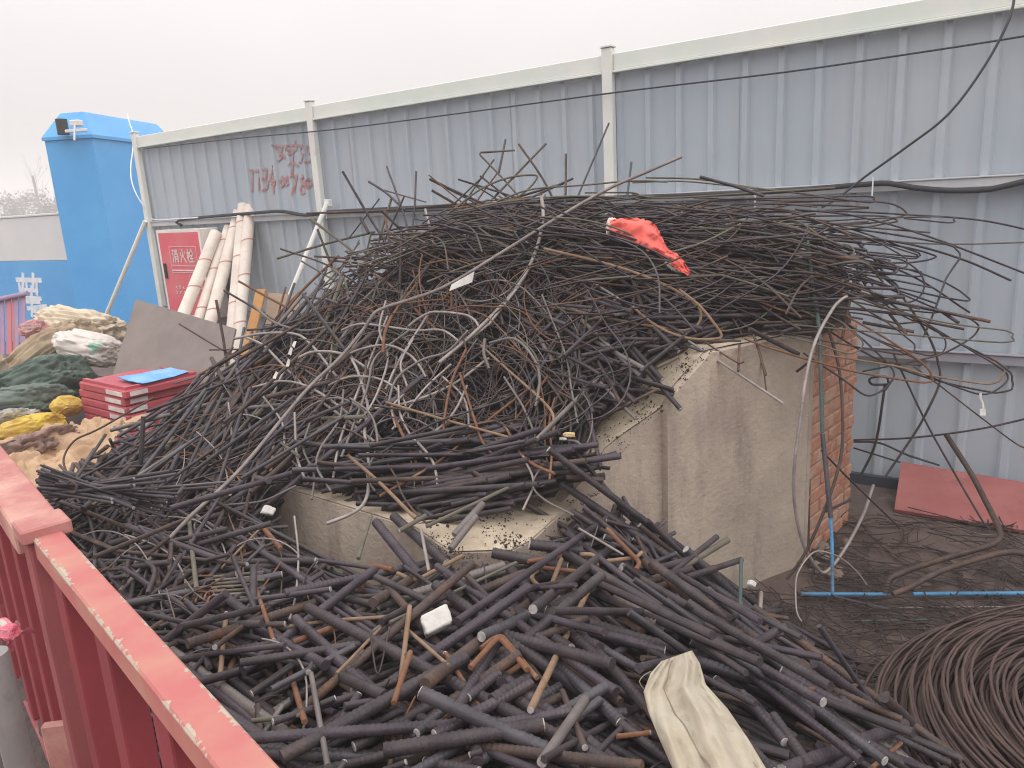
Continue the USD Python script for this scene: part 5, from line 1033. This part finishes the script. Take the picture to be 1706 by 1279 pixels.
for k in range(34):   # ends that stick up out of the outline
    t_ = rs.rand() ** .8 * (len(RIDGE) - 1); b_ = np.array([np.interp(t_, np.arange(len(RIDGE)), RIDGE[:, j]) for j in range(3)]); a_ = math.radians(rs.choice([-150, -135, -40, -25, -70, -110, -165]) + rs.randn() * 14); L_x = rs.uniform(25, 125) * (1.1 if 4 < t_ < 8 else .8)
    e_ = b_[:2] + L_x * np.array([math.cos(a_), math.sin(a_)]); st_p = b_[:2] - 60 * np.array([math.cos(a_), math.sin(a_)]); mid = (st_p + e_) / 2 + rs.randn(2) * 4
    hero('P', [tuple(st_p), tuple(mid), tuple(e_)], rs.uniform(2.6, 4.6), ('steel_dark', 'steel_brown', 'olive', 'steel_blue', 'rust')[rs.randint(5)], None, d=(b_[2] - .06, b_[2] - .03, b_[2] + rs.randn() * .05), kind='wire', name='thin_bar', cat='steel bar')
# crest
for p, w, m, dd in (([(0, 190), (205, 178)], 12, 'olive', (3.9, 3.88)), ([(390, 138), (200, 330), (60, 480)], 14, 'olive', (3.85, 3.9)), ([(762, 18), (600, 400), (540, 540)], 12, 'steel_blue', (3.85, 3.8)), ([(895, 248), (868, 470)], 14, 'green_steel', (3.75, 3.7)), ([(150, 115), (110, 310)], 14, 'steel_blue', (4.0, 3.95)), ([(0, 330), (240, 520)], 12, 'steel_dark', (3.9, 3.85)), ([(-130, 350), (220, 460)], 12, 'steel_dark', (3.92, 3.85)), ([(-160, 500), (20, 330)], 10, 'steel_dark', (3.9, 3.9))):
    hero('C', [p[0], p[-1]], w, m, None, d=dd, group=GC)
hero('C', [(205, 178), (0, 192), (-2, 205), (130, 340), (290, 520)], 12, 'olive', 'rod bent to a sharp corner sticking up highest from the crest', d=(3.9, 3.9, 3.86), kind='bent')
hero('C', [(-200, 560), (0, 410), (170, 340), (310, 325), (335, 345), (270, 420), (170, 475), (-100, 560)], 12, 'olive', 'rod curled into a flat loop on the crest', d=(3.9, 3.88, 3.85, 3.88), kind='wire')
for p, w in (([(100, 480), (300, 410), (600, 385), (900, 360), (1110, 365)], 11), ([(980, 340), (1300, 350), (1634, 402), (2200, 470)], 11), ([(900, 370), (1200, 362), (1634, 405)], 9), ([(620, 430), (900, 430), (932, 452), (850, 470), (500, 500)], 10), ([(900, 440), (1100, 460), (1634, 430), (2100, 400)], 12), ([(600, 480), (1200, 540), (1800, 545), (2300, 520)], 11), ([(400, 520), (1000, 560), (1700, 640), (2300, 600)], 11), ([(300, 560), (900, 520), (1500, 500), (2200, 470)], 11), ([(700, 600), (1300, 620), (1900, 600)], 11)):
    hero('C', p, w, ('steel_dark', 'steel_brown', 'olive')[RS.randint(3)], None, d=(3.75, 3.65, 3.55), kind='wire', group=('long thin rod lying level along the crest before the fence', 'level rods along the crest'))
hero('C', [(1300, 335), (1500, 388), (1680, 450)], 20, 'steel_dark', 'dark twisted ribbed bar lying on the crest', d=(3.6, 3.5), rib=True)
hero('C', [(1190, 545), (1634, 760), (1900, 880)], 12, 'steel_light', 'pale thin rod slanting right of the red plastic bag', d=(3.55, 3.35, 3.25), kind='wire')
hero('C', [(270, 720), (560, 910), (800, 1050), (1110, 1240)], 13, 'steel_light', 'pale straight rod slanting right below the crest', d=(3.5, 3.35, 3.2), kind='wire')
for p, w, m, dd in (([(830, 590), (940, 660), (1065, 775)], 16, 'steel_blue', (4.2, 4.1)), ([(930, 645), (1200, 722)], 12, 'steel_grey', (4.2, 4.1)), ([(1225, 575), (1525, 728)], 16, 'steel_blue', (4.15, 4.05)), ([(455, 832), (640, 970), (790, 1090)], 18, 'olive', (4.3, 4.2)), ([(240, 1087), (560, 990), (870, 915)], 16, 'olive', (4.45, 4.25)), ([(780, 828), (832, 925)], 22, 'steel_dark', (4.2, 4.15)), ([(430, 795), (900, 778), (1400, 735)], 14, 'steel_brown', (4.3, 4.15, 4.05)), ([(480, 1073), (760, 1090), (960, 1120)], 14, 'steel_brown', (4.25, 4.15)), ([(900, 700), (700, 960)], 9, 'steel_dark', (4.2, 4.2))):
    hero('T', p, w, m, None, d=dd, kind='wire', group=('rod poking out of the left shoulder of the heap towards the fence', 'rods on the left shoulder'))
hero('T', [(1195, 768), (1240, 950), (1275, 1140)], 18, 'steel_light', 'pale flat rod standing up on the left shoulder of the heap', d=(3.85, 3.75))
hero('T', [(500, 900), (600, 1160)], 16, 'steel_dark', None, d=(4.3, 4.25), group=GC)
# left
hero('B', [(180, 515), (163, 440), (225, 335), (380, 260), (640, 110), (700, 80)], 12, 'steel_brown', 'brown wire curving out over the tan cloth', kind='wire', d=(3.7, 3.8, 3.85, 3.9))
hero('B', [(-60, 660), (500, 622), (850, 600), (1180, 572)], 11, 'steel_grey', 'long thin rod lying level at the left of the heap', d=(2.9, 2.88, 2.85))
hero('B', [(1138, 110), (1156, 270), (1150, 380), (1095, 480)], 14, 'steel_light', None, .06, kind='wire', group=GW); hero('B', [(970, 400), (1140, 530)], 16, 'steel_grey', None, .05, group=('grey rod on the left flank of the heap', 'grey rods on the left flank'))
hero('B', [(1540, 600), (1340, 690), (1100, 720), (1000, 780), (940, 830), (945, 870)], 14, 'steel_grey', 'crooked grey wire at the foot of the left flank', .06, kind='wire'); hero('B', [(905, 780), (920, 950), (950, 1210)], 26, 'olive', 'olive bar standing nearly upright in the low heap', .06)
hero('B', [(925, 760), (1230, 955)], 18, 'steel_grey', None, .05, group=('grey rod on the left flank of the heap', 'grey rods on the left flank')); hero('B', [(1345, 850), (1450, 975)], 30, 'rust', 'short rusty bar in the low heap', .06); hero('B', [(1410, 310), (1390, 520)], 18, 'rust_tan', None, .06, group=GR)
hero('B', [(1100, 1085), (1330, 850)], 15, 'rust_tan', None, .07, group=GR); hero('B', [(640, 1050), (720, 1090), (660, 1240)], 30, 'steel_dark', 'dark bar with a curled end in the low heap', .06, kind='bent', bendr=.06)
hero('B', [(160, 790), (640, 620), (1500, 560)], 20, 'steel_dark', None, .04, group=('dark bar lying in the low heap at the left', 'dark bars in the low heap')); hero('B', [(280, 740), (560, 480)], 34, 'steel_dark', None, .05, group=('dark bar lying in the low heap at the left', 'dark bars in the low heap')); hero('B', [(620, 470), (635, 190)], 26, 'steel_dark', 'dark bar standing upright on the left flank', .05)
for k in range(46):   # bound sheaf whose ends fan out towards the railing
    a = RS.uniform(-.5, .75); hub = np.array([215 + RS.randn() * 25, 610 + RS.randn() * 22]); l1, l2 = RS.uniform(120, 240), RS.uniform(200, 620)
    p0 = hub - l1 * np.array([math.cos(a), math.sin(a) * .8]); p1 = hub + l2 * np.array([math.cos(a * .35 + .05), math.sin(a * .35 + .05)])
    hero('B', [p0, p1], RS.uniform(12, 24), ('steel_dark', 'steel_violet', 'steel_blue')[RS.randint(3)], None, d=(2.93 + RS.randn() * .05, 2.85 + RS.randn() * .03), group=('dark bar of the bound sheaf fanning out above the railing', 'bars of the bound sheaf'), ends=2 if RS.rand() < .3 else 0)
hero('B', [(190, 590), (205, 575), (240, 600), (235, 640), (200, 640)], 16, 'steel_brown', 'twist of wire binding the fanned sheaf', d=(2.78, 2.78), kind='wire')
for k in range(14):   # rusty bent stirrups
    x0, y0 = 860 + RS.rand() * 200, 1125 + RS.rand() * 130
    hero('B', [(x0, y0 + 60), (x0 + 15, y0 + RS.rand() * 14), (x0 + 120 + RS.rand() * 140, y0 - 20 + RS.rand() * 30)], 12, 'steel_brown' if k % 2 else 'rust', None, RS.uniform(.02, .07), kind='bent', group=('rusty bent stirrup of the small pile near the railing', 'rusty stirrups near the railing'))
for k in range(7): hero('B', [(1000 + RS.rand() * 60, 1140 + k * 22), (1300 + RS.rand() * 80, 1110 + k * 24)], 18, ('olive', 'steel_grey')[k % 2], None, .06, group=('pale straight bar end beside the rusty stirrups', 'pale bars beside the stirrups'))
# ground at the right
hero('S', [(1195, 155), (1350, 395), (1500, 690), (1525, 765), (1460, 812), (1250, 870), (960, 960), (850, 1012), (840, 1100)], 34, 'steel_brown', 'thick bent ribbed rebar leaning on the red board', kind='bent', rib=True, d=(3.3, 3.25, 3.1, 2.95, 2.95, 2.9, 2.88), bendr=.06)
hero('S', [(880, 1100), (960, 1070), (1160, 960), (1500, 858), (1590, 848), (1780, 885)], 36, 'steel_brown', 'thick bent ribbed rebar lying in front of the leaning one', kind='bent', rib=True, d=(2.82, 2.84, 2.88, 2.9), bendr=.08)
hero('S', [(335, 1100), (510, 1100)], 26, 'blue_paint', 'short smooth bright blue tube on the ground at the wall foot', ground=.03)
hero('S', [(520, 1100), (860, 1102)], 24, 'blue_paint', 'faded blue ribbed bar on the ground joining the blue tube', ground=.025, rib=True); hero('S', [(1000, 1100), (1780, 1094)], 26, 'blue_paint', 'long blue ribbed bar on the ground at the right edge', ground=.025, rib=True)
hero('S', [(520, 1112), (860, 1190)], 18, 'steel_blue', 'dull blue bar slanting on the ground below the blue tube', ground=.02, rib=True); hero('S', [(880, 1180), (1780, 1172)], 8, 'steel_light', 'thin pale rod on the ground below the long blue bar', ground=.012)
hero('S', [(340, 1260), (310, 1200), (305, 1030), (330, 950), (380, 880), (440, 845), (560, 880), (660, 960), (725, 1045)], 10, 'steel_light', 'pale thin wire arching on the ground before the brick end', kind='wire', d=(2.65, 2.72, 2.75, 2.8, 2.85, 2.88))
hero('S', [(1170, 680), (1400, 745), (1475, 745)], 6, 'steel_grey', None, ground=.04, kind='wire', group=('thin pale wire on the ground near the red board', 'thin wires near the red board')); hero('S', [(1540, 900), (1620, 950), (1700, 985)], 6, 'steel_grey', None, ground=.04, kind='wire', group=('thin pale wire on the ground near the red board', 'thin wires near the red board'))
hero('S', [(620, 1260), (900, 1255), (1100, 1250)], 12, 'green_steel', 'greenish bar lying on the ground left of the wire coil', ground=.02)
rs = np.random.RandomState(41); scr = []
for k in range(900):
    x, y = rs.uniform(1230, 1760), rs.uniform(860, 1200)
    if x < 1340 and y < 990: continue
    p = atz(x, y, .006 + .02 * rs.rand()); a = rs.rand() * 6.3; L = rs.uniform(.06, .35); b = rs.randn() * .3; d_ = np.array([math.cos(a), math.sin(a), 0]); s_ = np.array([-d_[1], d_[0], 0])
    t = np.linspace(-.5, .5, 6)[:, None]; scr.append(tube(p + d_ * L * t + s_ * b * L * (t ** 2 - .1) + ZUP * .012 * rs.rand(), rs.uniform(.0013, .0032), 4))
tag(obj('scrap_wire', join(scr), 'scrap_wire', smooth=True), 'litter of thin wire ends strewn over the bare ground at the right', 'wire litter', kind='stuff')

# wire coil at the lower right
cc = atz(1985, 1365, .0); coil = thing('wire_coil', 'big coil of brown wire lying on the ground at the lower right corner', 'wire coil', cc)
rs = np.random.RandomState(12)
for k in range(298):
    a_ = rs.rand() * 2 * np.pi; q_ = rs.rand() ** .5; Rm = .52 + .25 * q_ * math.cos(a_); zc = .125 + .12 * q_ * math.sin(a_)
    ph = np.linspace(0, 2 * np.pi, 56) + rs.rand() * 6
    tx, ty = rs.randn(2) * .022; ox, oy = rs.randn(2) * .012; w = .006 * np.sin(ph * rs.randint(2, 4) + rs.rand() * 6); wz = .014 * np.sin(ph * rs.randint(1, 4) + rs.rand() * 6)
    P = cc + np.stack([np.cos(ph) * (Rm + w) + ox, np.sin(ph) * (Rm + w) + oy, zc + tx * np.cos(ph) + ty * np.sin(ph) + wz], 1); P[:, 2] = np.maximum(P[:, 2], .006)
    obj('wire_turn', tube(P, .0044, 5), 'coil_wire', coil, smooth=True)

# ------------------------------------------------------------------ joined filling
for (key, m), parts in STUFF.items():
    tag(obj(key, join(parts), m, smooth=True), f'{m.replace("_", " ")} bars and rods filling the depth of the heap', 'scrap steel', kind='stuff')
# dark crumbs of scale on the treads
rs = np.random.RandomState(3); cr = []
for poly, n in ((LOW.buffer(14), 3600), (TREAD.buffer(8), 2200)):
    x0, y0, x1, y1 = poly.bounds
    for k in range(n):
        x, y = rs.uniform(x0, x1), rs.uniform(y0, y1)
        if not contains_xy(poly, x, y) or meshkit.fbm(np.array([x / 30, y / 17, 0.]), 3) < rs.uniform(.42, .62): continue
        if not contains_xy(poly, x, y): continue
        # tread height: meet the skim
        d_ = ray(x, y); best = atz(x, y, ZL + .008) if poly.bounds[0] < 900 else None
        for t in (np.arange(2.2, 3.4, .01) if best is None else ()):
            P = CAM + d_ * t; s = (P - K) @ E / (E @ E); w = (P - K) @ W / (W @ W)
            if w < 0: continue
            zt = np.interp(s, pf_[::-1][1:-1, 0], pf_[::-1][1:-1, 1])
            if P[2] < zt + .006: best = P; break
        if best is None: continue
        m = trimesh.creation.icosahedron(); v = np.array(m.vertices) * rs.uniform(.0009, .0034) * (1 + (rs.rand() < .06)) * (1 + .5 * (rs.rand(12, 3) - .5)) + best + ZUP * .004; cr.append((v, np.array(m.faces)))
if cr: tag(obj('rust_crumbs', join(cr), 'crumbs'), 'dark crumbs of rust and dirt strewn on the stair treads', 'debris', kind='stuff')

# ------------------------------------------------------------------ small things on the heap
def on_heap(x, y, lift=.03):
    t = cast(np.array([[x, y]]))[0]; return atd(x, y, (t if not np.isnan(t) else 2.6) - lift)
def block(x, y, wpx, hpx, ang, depth, mat, label, cat, name, lift=.05, seed=0):
    c = on_heap(x, y, lift); dep = (c - CAM) @ F; k = dep / FPX; a = math.radians(ang); ux = math.cos(a) * RT - math.sin(a) * UP; uy = math.sin(a) * RT + math.cos(a) * UP; fw = np.cross(ux, uy)
    ux = ux + F * .35; uy = uy + F * .5 - UP * 0
    v, f = frame_box(c - ux * wpx * k / 2 - uy * hpx * k / 2, ux, uy, np.cross(ux, uy), wpx * k, hpx * k, depth, .004)
    m = trimesh.Trimesh(v, f); m = m.subdivide().subdivide(); v = np.array(m.vertices); v += (meshkit.fbm(v * 60, 3, seed)[:, None] - .5) * .006; return tag(obj(name, (v, np.array(m.faces)), mat, smooth=40), label, cat)
block(727, 1036, 48, 32, -22, .05, 'foam', 'white foam block lying in the front of the heap', 'foam block', 'foam_block', .10)
block(447, 851, 20, 14, 20, .03, 'foam', 'small white foam scrap at the left below the tangle', 'foam scrap', 'foam_scrap', .06, 2)
block(1249, 972, 14, 10, 30, .02, 'foam', 'tiny white foam crumb at the foot of the plaster wall', 'foam scrap', 'foam_scrap', .06, 3)
a, b, c, d = (on_heap(790, 452, .12), on_heap(786, 470, .12), on_heap(750, 484, .12), on_heap(752, 476, .12))
cloth_quad('foam_strip', [atd(790, 452, 3.33), atd(786, 470, 3.33), atd(748, 485, 3.30), atd(752, 474, 3.31)], 8, .004, 12, 'foam', 'white foam strip beside the long pale rebar', 'foam scrap', 8, .008)
for k, (x, y) in enumerate(((490, 573), (484, 585), (459, 625), (480, 605))):
    cloth_quad('paper_scrap', [atd(x - 4, y + 3 + k, 3.3), atd(x + 1, y + 6, 3.3), atd(x + 4, y - 5, 3.33), atd(x, y - 5 - k, 3.33)], 5, .006, 30, 'sack_pale', ('slim white scrap, topmost of those in the left of the tangle', 'second slim white scrap in the left of the tangle', 'pale scrap hanging lowest in the left of the tangle', 'white scrap in the left of the tangle between the others')[k], 'paper scrap', 60 + k, .002)
t = thing('food_wrapper', 'small yellow and white wrapper on the ledge by the stair', 'wrapper', on_heap(945, 725, .06))
v, f = pillow(on_heap(948, 724, .09), .026, .014, .009, RT, UP, 5, .09); obj('foil', (v, f), 'wrapper_yellow', t, smooth=True)
v, f = pillow(on_heap(938, 731, .10), .016, .009, .005, RT, UP, 6, .09); obj('paper', (v, f), 'foam', t, smooth=True)
# red plastic bag
t = thing('plastic_bag', 'crumpled red plastic bag caught in the rods below the crest', 'plastic bag', atd(1070, 400, 3.4))
path = [(1016, 378), (1040, 380), (1070, 388), (1090, 404), (1106, 420), (1127, 436), (1149, 456)]; wid = [10, 16, 21, 17, 9, 10, 4]; n1, n2 = 60, 18
sx_ = np.linspace(0, 1, n1); cx = spline(np.array([(x, y, w) for (x, y), w in zip(path, wid)], float), 2.); ii = np.linspace(0, len(cx) - 1, n1).astype(int); cx = cx[ii]
V = []
dirs = np.gradient(cx[:, :2], axis=0); dirs /= np.linalg.norm(dirs, axis=1, keepdims=True); nrm = np.stack([-dirs[:, 1], dirs[:, 0]], 1)
for i in range(n1):
    for j in range(n2):
        a = 2 * np.pi * j / n2; w_ = cx[i, 2] * (1 + .5 * (meshkit.noise(np.array([i * .33, j * .9, 1.])) - .5)); uv = cx[i, :2] + nrm[i] * w_ * math.cos(a)
        dp = np.interp(cx[i, 0], [1018, 1147], [3.42, 3.2]) - .045 * math.sin(a) * (cx[i, 2] / 25) * .55 - .05 + .075 * (meshkit.fbm(np.array([i * .16, math.cos(a) * 2.6, math.sin(a) * 2.6 + 4]), 4) - .5); V.append(atd(*uv, dp))
g = np.arange(n1 * n2).reshape(n1, n2); q = np.stack([g[:-1], np.roll(g[:-1], -1, 1), np.roll(g[1:], -1, 1), g[1:]], -1).reshape(-1, 4)
m = trimesh.Trimesh(np.array(V), np.vstack([q[:, [0, 1, 2]], q[:, [0, 2, 3]]]), process=False); m.fix_normals()
obj('bag_body', tm(m), 'bag_red', t, smooth=True)
v, f = pillow(atd(1020, 380, 3.40), .032, .03, .045, RT, UP, 15, .1); obj('bag_mouth', (v, f), 'bag_pink', t, smooth=True)
v, f = pillow(atd(1122, 446, 3.2), .05, .012, .012, RT - UP * .7, UP, 16, .1); obj('bag_tail', (v, f), 'foam', t, smooth=True)
# beige cloth sack at the bottom
def sheet_px(rows, dfun, n, seed, amp):
    """A draped cloth whose left and right edges follow rows = [(y, xl, xr, depth)]."""
    rows = np.array(rows, float); m = len(rows); ts = np.linspace(0, 1, n); out = []
    yy = np.interp(ts, np.linspace(0, 1, m), rows[:, 0]); xl = np.interp(yy, rows[:, 0], rows[:, 1]); xr = np.interp(yy, rows[:, 0], rows[:, 2]); dp = np.interp(yy, rows[:, 0], rows[:, 3]); yl = np.interp(yy, rows[:, 0], rows[:, 4])
    return yy, xl, xr, dp, yl
rows = [(1083, 1102, 1153, 1.80, 18), (1105, 1084, 1166, 1.75, 16), (1140, 1072, 1176, 1.70, 12), (1180, 1080, 1212, 1.63, 6), (1230, 1098, 1246, 1.54, 0), (1279, 1120, 1276, 1.46, 0), (1360, 1150, 1320, 1.34, 0), (1440, 1180, 1370, 1.22, 0)]
nR, nC = 90, 34; yy, xl, xr, dp, yl = sheet_px(rows, None, nR, 0, 0)
V = []
for i in range(nR):
    for j in range(2 * nC):
        a = 2 * np.pi * j / (2 * nC); u = .5 + .5 * math.cos(a); x = xl[i] + (xr[i] - xl[i]) * u; y = yy[i] + yl[i] * (1 - u)
        fold = .045 * math.sin(u * 10 + i * .04) * math.exp(-((u - .62) / .3) ** 2) +   .022 * abs(math.sin(u * 17 + i * .09 + 2 * meshkit.noise(np.array([u * 3, i * .08, 1.])))) + .045 * (meshkit.fbm(np.array([u * 4, i * .035, 3.]), 3) - .5) + .012 * (meshkit.fbm(np.array([u * 16, i * .12, 7.]), 2) - .5)
        th = .062 * math.sin(a) * (1 if math.sin(a) > 0 else .5) * (.25 + .75 * min(1, i / 26)); V.append(atd(x, y, dp[i] - .13 - th - fold))
g = np.arange(nR * 2 * nC).reshape(nR, 2 * nC); q = np.stack([g[:-1], np.roll(g[:-1], -1, 1), np.roll(g[1:], -1, 1), g[1:]], -1).reshape(-1, 4)
m = trimesh.Trimesh(np.array(V), np.vstack([q[:, [0, 1, 2]], q[:, [0, 2, 3]]]), process=False); m.fix_normals()
t = thing('canvas_sack', 'beige canvas sack with a stitched seam lying over the bars at the bottom', 'sack', V[0])
obj('cloth', tm(m), 'sack_beige', t, smooth=True)
Vg = np.array(V).reshape(nR, 2 * nC, 3); jj = [int(nC * .58 + 1.5 * math.sin(i * .05)) for i in range(3, nR)]
sm = np.array([Vg[i, j] for i, j in zip(range(3, nR), jj)]); sm = gaussian_filter1d(sm, 1.5, axis=0); sm = sm + (CAM - sm) / np.linalg.norm(CAM - sm, axis=1, keepdims=True) * .0005
obj('seam', tube(sm, .0016, 5), 'seam', t, smooth=True)
th0 = atd(1085, 1118, 1.56); obj('loose_thread', tube(spline(np.array([th0, atd(1074, 1124, 1.56), atd(1065, 1135, 1.54), atd(1072, 1147, 1.54)]), .01), .0012, 4), 'seam', t, smooth=True)
# white paper tag
t = thing('paper_tag', 'white paper tag tied to the tip of the lowest wire loop', 'tag', atd(1637, 670, 2.98))
obj('string', tube(spline(np.array([atd(1634, 655, 2.98), atd(1633, 662, 2.98), atd(1637, 672, 2.98), atd(1638, 684, 2.98)]), .01), .005, 5), 'foam', t, smooth=True)
obj('label_card', frame_box(atd(1633, 692, 2.975), RT, UP, F, .022, .026, .003), 'foam', t)
# red board
ba, bb, bc, bd = atz(1490, 848, .01), atz(1720, 886, .01), atd(1720, 805, 3.60), atd(1502, 769, 3.92)
bl = atz(1490, 848, .01); br = atz(1760, 892, .01)
quad_plate('red_board', [bl, br, onplane(1760, 812, FA - FN * .06, FN), onplane(1502, 769, FA - FN * .06, FN)], .02, 'board_red', 'dusty red board leaning against the foot of the fence', 'board')

# ------------------------------------------------------------------ red railing in the foreground
def rail_obj(parent, name, a, b, w, h, mat, bev=.003):
    """A square tube from a to b whose own axes run along it (x) and across it (y)."""
    a, b = np.asarray(a, float), np.asarray(b, float); x = b - a; L = np.linalg.norm(x); x /= L; y = np.cross(ZUP, x); y /= np.linalg.norm(y); zz = np.cross(x, y)
    v, f = frame_box([0, -w / 2, -h], [1, 0, 0], [0, 1, 0], [0, 0, 1], L, w, h, bev)
    v0 = v.copy(); m = trimesh.Trimesh(v, f); m = m.subdivide_to_size(.08) if False else m
    o = a - ORIG['/'.join(str(parent.GetPath()).split('/')[:3])]
    p = usdkit.mesh(stage, path_for(name, parent), (np.array(m.vertices), np.array(m.faces)), MAT[mat])
    UsdGeom.Xformable(p).AddTransformOp().Set(Gf.Matrix4d(*map(float, x), 0, *map(float, y), 0, *map(float, zz), 0, *map(float, o), 1))
    return p.GetPrim()
ZR = 1.10
Ra = atz(71, 880, ZR); Rb = atz(414, 1279, ZR); rdir = (Rb - Ra) / np.linalg.norm(Rb - Ra); rn = np.array([rdir[1], -rdir[0], 0])     # rn towards the camera's left side or away
rn = rn if rn @ np.array([-1, -1, 0]) > 0 else -rn
Rend = Ra + rdir * 1.75
rl = thing('red_railing', 'dusty red steel railing section with flaking paint along its top rail', 'railing', Ra * [1, 1, 0])
rail_obj(rl, 'top_rail', Ra + rdir * .035, Rend, .050, .046, 'rail_paint', .003)
rail_obj(rl, 'bottom_rail', (Ra + rdir * .035) * [1, 1, 0] + ZUP * .18, Rend * [1, 1, 0] + ZUP * .18, .05, .045, 'rail_side')
rail_obj(rl, 'bottom_rail', (Ra + rdir * .035) * [1, 1, 0] + ZUP * .36, Rend * [1, 1, 0] + ZUP * .36, .05, .045, 'rail_side')
k = 0; s = .17
while s < 1.7:
    c = Ra + rdir * s; obj('slat', frame_box(np.array([c[0], c[1], .181]) - rdir * .035 - rn * .022, rdir, rn, ZUP, .07, .044, ZR - .046 - .183, .003), 'rail_slat', rl); s += .27
obj('post', frame_box(np.array([Ra[0], Ra[1], 0]) - rdir * .034 - rn * .034, rdir, rn, ZUP, .068, .068, ZR - .012, .004), 'rail_side', rl)
obj('post_cap', frame_box(np.array([Ra[0], Ra[1], ZR - .0115]) - rdir * .044 - rn * .044, rdir, rn, ZUP, .088, .088, .03, .004), 'rail_dusty', rl)
obj('post', frame_box(np.array([Rend[0], Rend[1], 0]) + rdir * .002 - rn * .034, rdir, rn, ZUP, .068, .068, ZR + .01, .004), 'rail_side', rl)
r2 = thing('red_railing', 'second red railing section running off at the left edge beyond the capped post', 'railing', Ra * [1, 1, 0])
La = Ra - rdir * .045; Lb = atz(-60, 706, ZR + .0); ld = Lb - La; ld[2] = 0; ld /= np.linalg.norm(ld); Lend = La + ld * 1.6
rail_obj(r2, 'top_rail', Lend, La + ld * .002, .085, .06, 'rail_dusty', .004)
rail_obj(r2, 'bottom_rail', Lend * [1, 1, 0] + ZUP * .2, (La + ld * .002) * [1, 1, 0] + ZUP * .2, .05, .045, 'rail_side')
ln = np.array([ld[1], -ld[0], 0])
s = .05
while s < 1.55:
    c = La + ld * s; obj('slat', frame_box(np.array([c[0], c[1], .201]) - ld * .035 - ln * .02, ld, ln, ZUP, .07, .04, ZR - .06 - .203, .003), 'rail_slat' if s > .09 else 'rail_side', r2); s += .27
rb = thing('ribbon', 'pink plastic ribbon knotted round the railing post', 'ribbon', atd(20, 1050, 1.42))
dr = 1.46
for pts, w in (([(-12, 1052), (8, 1046), (20, 1052), (36, 1056), (54, 1050)], .016), ([(0, 1038), (10, 1046), (22, 1050), (30, 1036)], .008), ([(14, 1052), (18, 1066), (16, 1082)], .012)):
    P = np.array([atd(x, y, dr - .004 * i) for i, (x, y) in enumerate(pts)]); P = spline(P, .006); n = len(P); tw = np.linspace(0, 2.2, n)
    off = UP * np.cos(tw)[:, None] * w + F * np.sin(tw)[:, None] * w * .8; off *= (1 + .35 * np.sin(np.linspace(0, 9, n)))[:, None]
    V = np.vstack([P + off, P - off, P + off + F * .0015, P - off + F * .0015]); i = np.arange(n - 1)
    f = np.vstack([np.stack([i, i + 1, n + i + 1], 1), np.stack([i, n + i + 1, n + i], 1), np.stack([2 * n + i, 3 * n + i + 1, 2 * n + i + 1], 1), np.stack([2 * n + i, 3 * n + i, 3 * n + i + 1], 1)])
    obj('ribbon_strand', (V, f), 'ribbon' if w > .009 else 'ribbon_white', rb, smooth=True)
v, f = pillow(atd(16, 1052, dr - .02), .016, .014, .016, RT, UP, 5, .1); obj('knot', (v, f), 'ribbon', rb, smooth=True)
# pale post sleeve at the lower left and a pale board behind the first slat
pp = atd(-10, 1096, 1.36); tag(obj('grey_pipe', tube([np.array([pp[0], pp[1], 0.]), np.array([pp[0], pp[1], pp[2] + .01])], .024, 16), 'pole_grey', smooth=30), 'stained pale grey pipe standing before the railing at the lower left', 'pipe')
qa = atd(66, 1212, 1.62); tag(obj('pale_board', frame_box([qa[0], qa[1], 0], [1, .12, 0], [-.12, 1, 0], ZUP, .16, .02, qa[2], .003), 'rail_dusty'), 'dusty pale pink board standing behind the first railing slat', 'board')

# ------------------------------------------------------------------ misty air over the whole site
MAT['haze'] = usdkit.material(stage, '/World/Looks/haze_look', {'v': ('principled_volume', {'color': (.93, .90, .90), 'density': .0045, 'anisotropy': .2})}, [], volume='v.volume')
hb = trimesh.creation.box((190, 190, 10)); hb.apply_translation((0, 40, 4.0))
p = usdkit.mesh(stage, '/World/haze', hb, MAT['haze']); tag(p, kind='stuff')
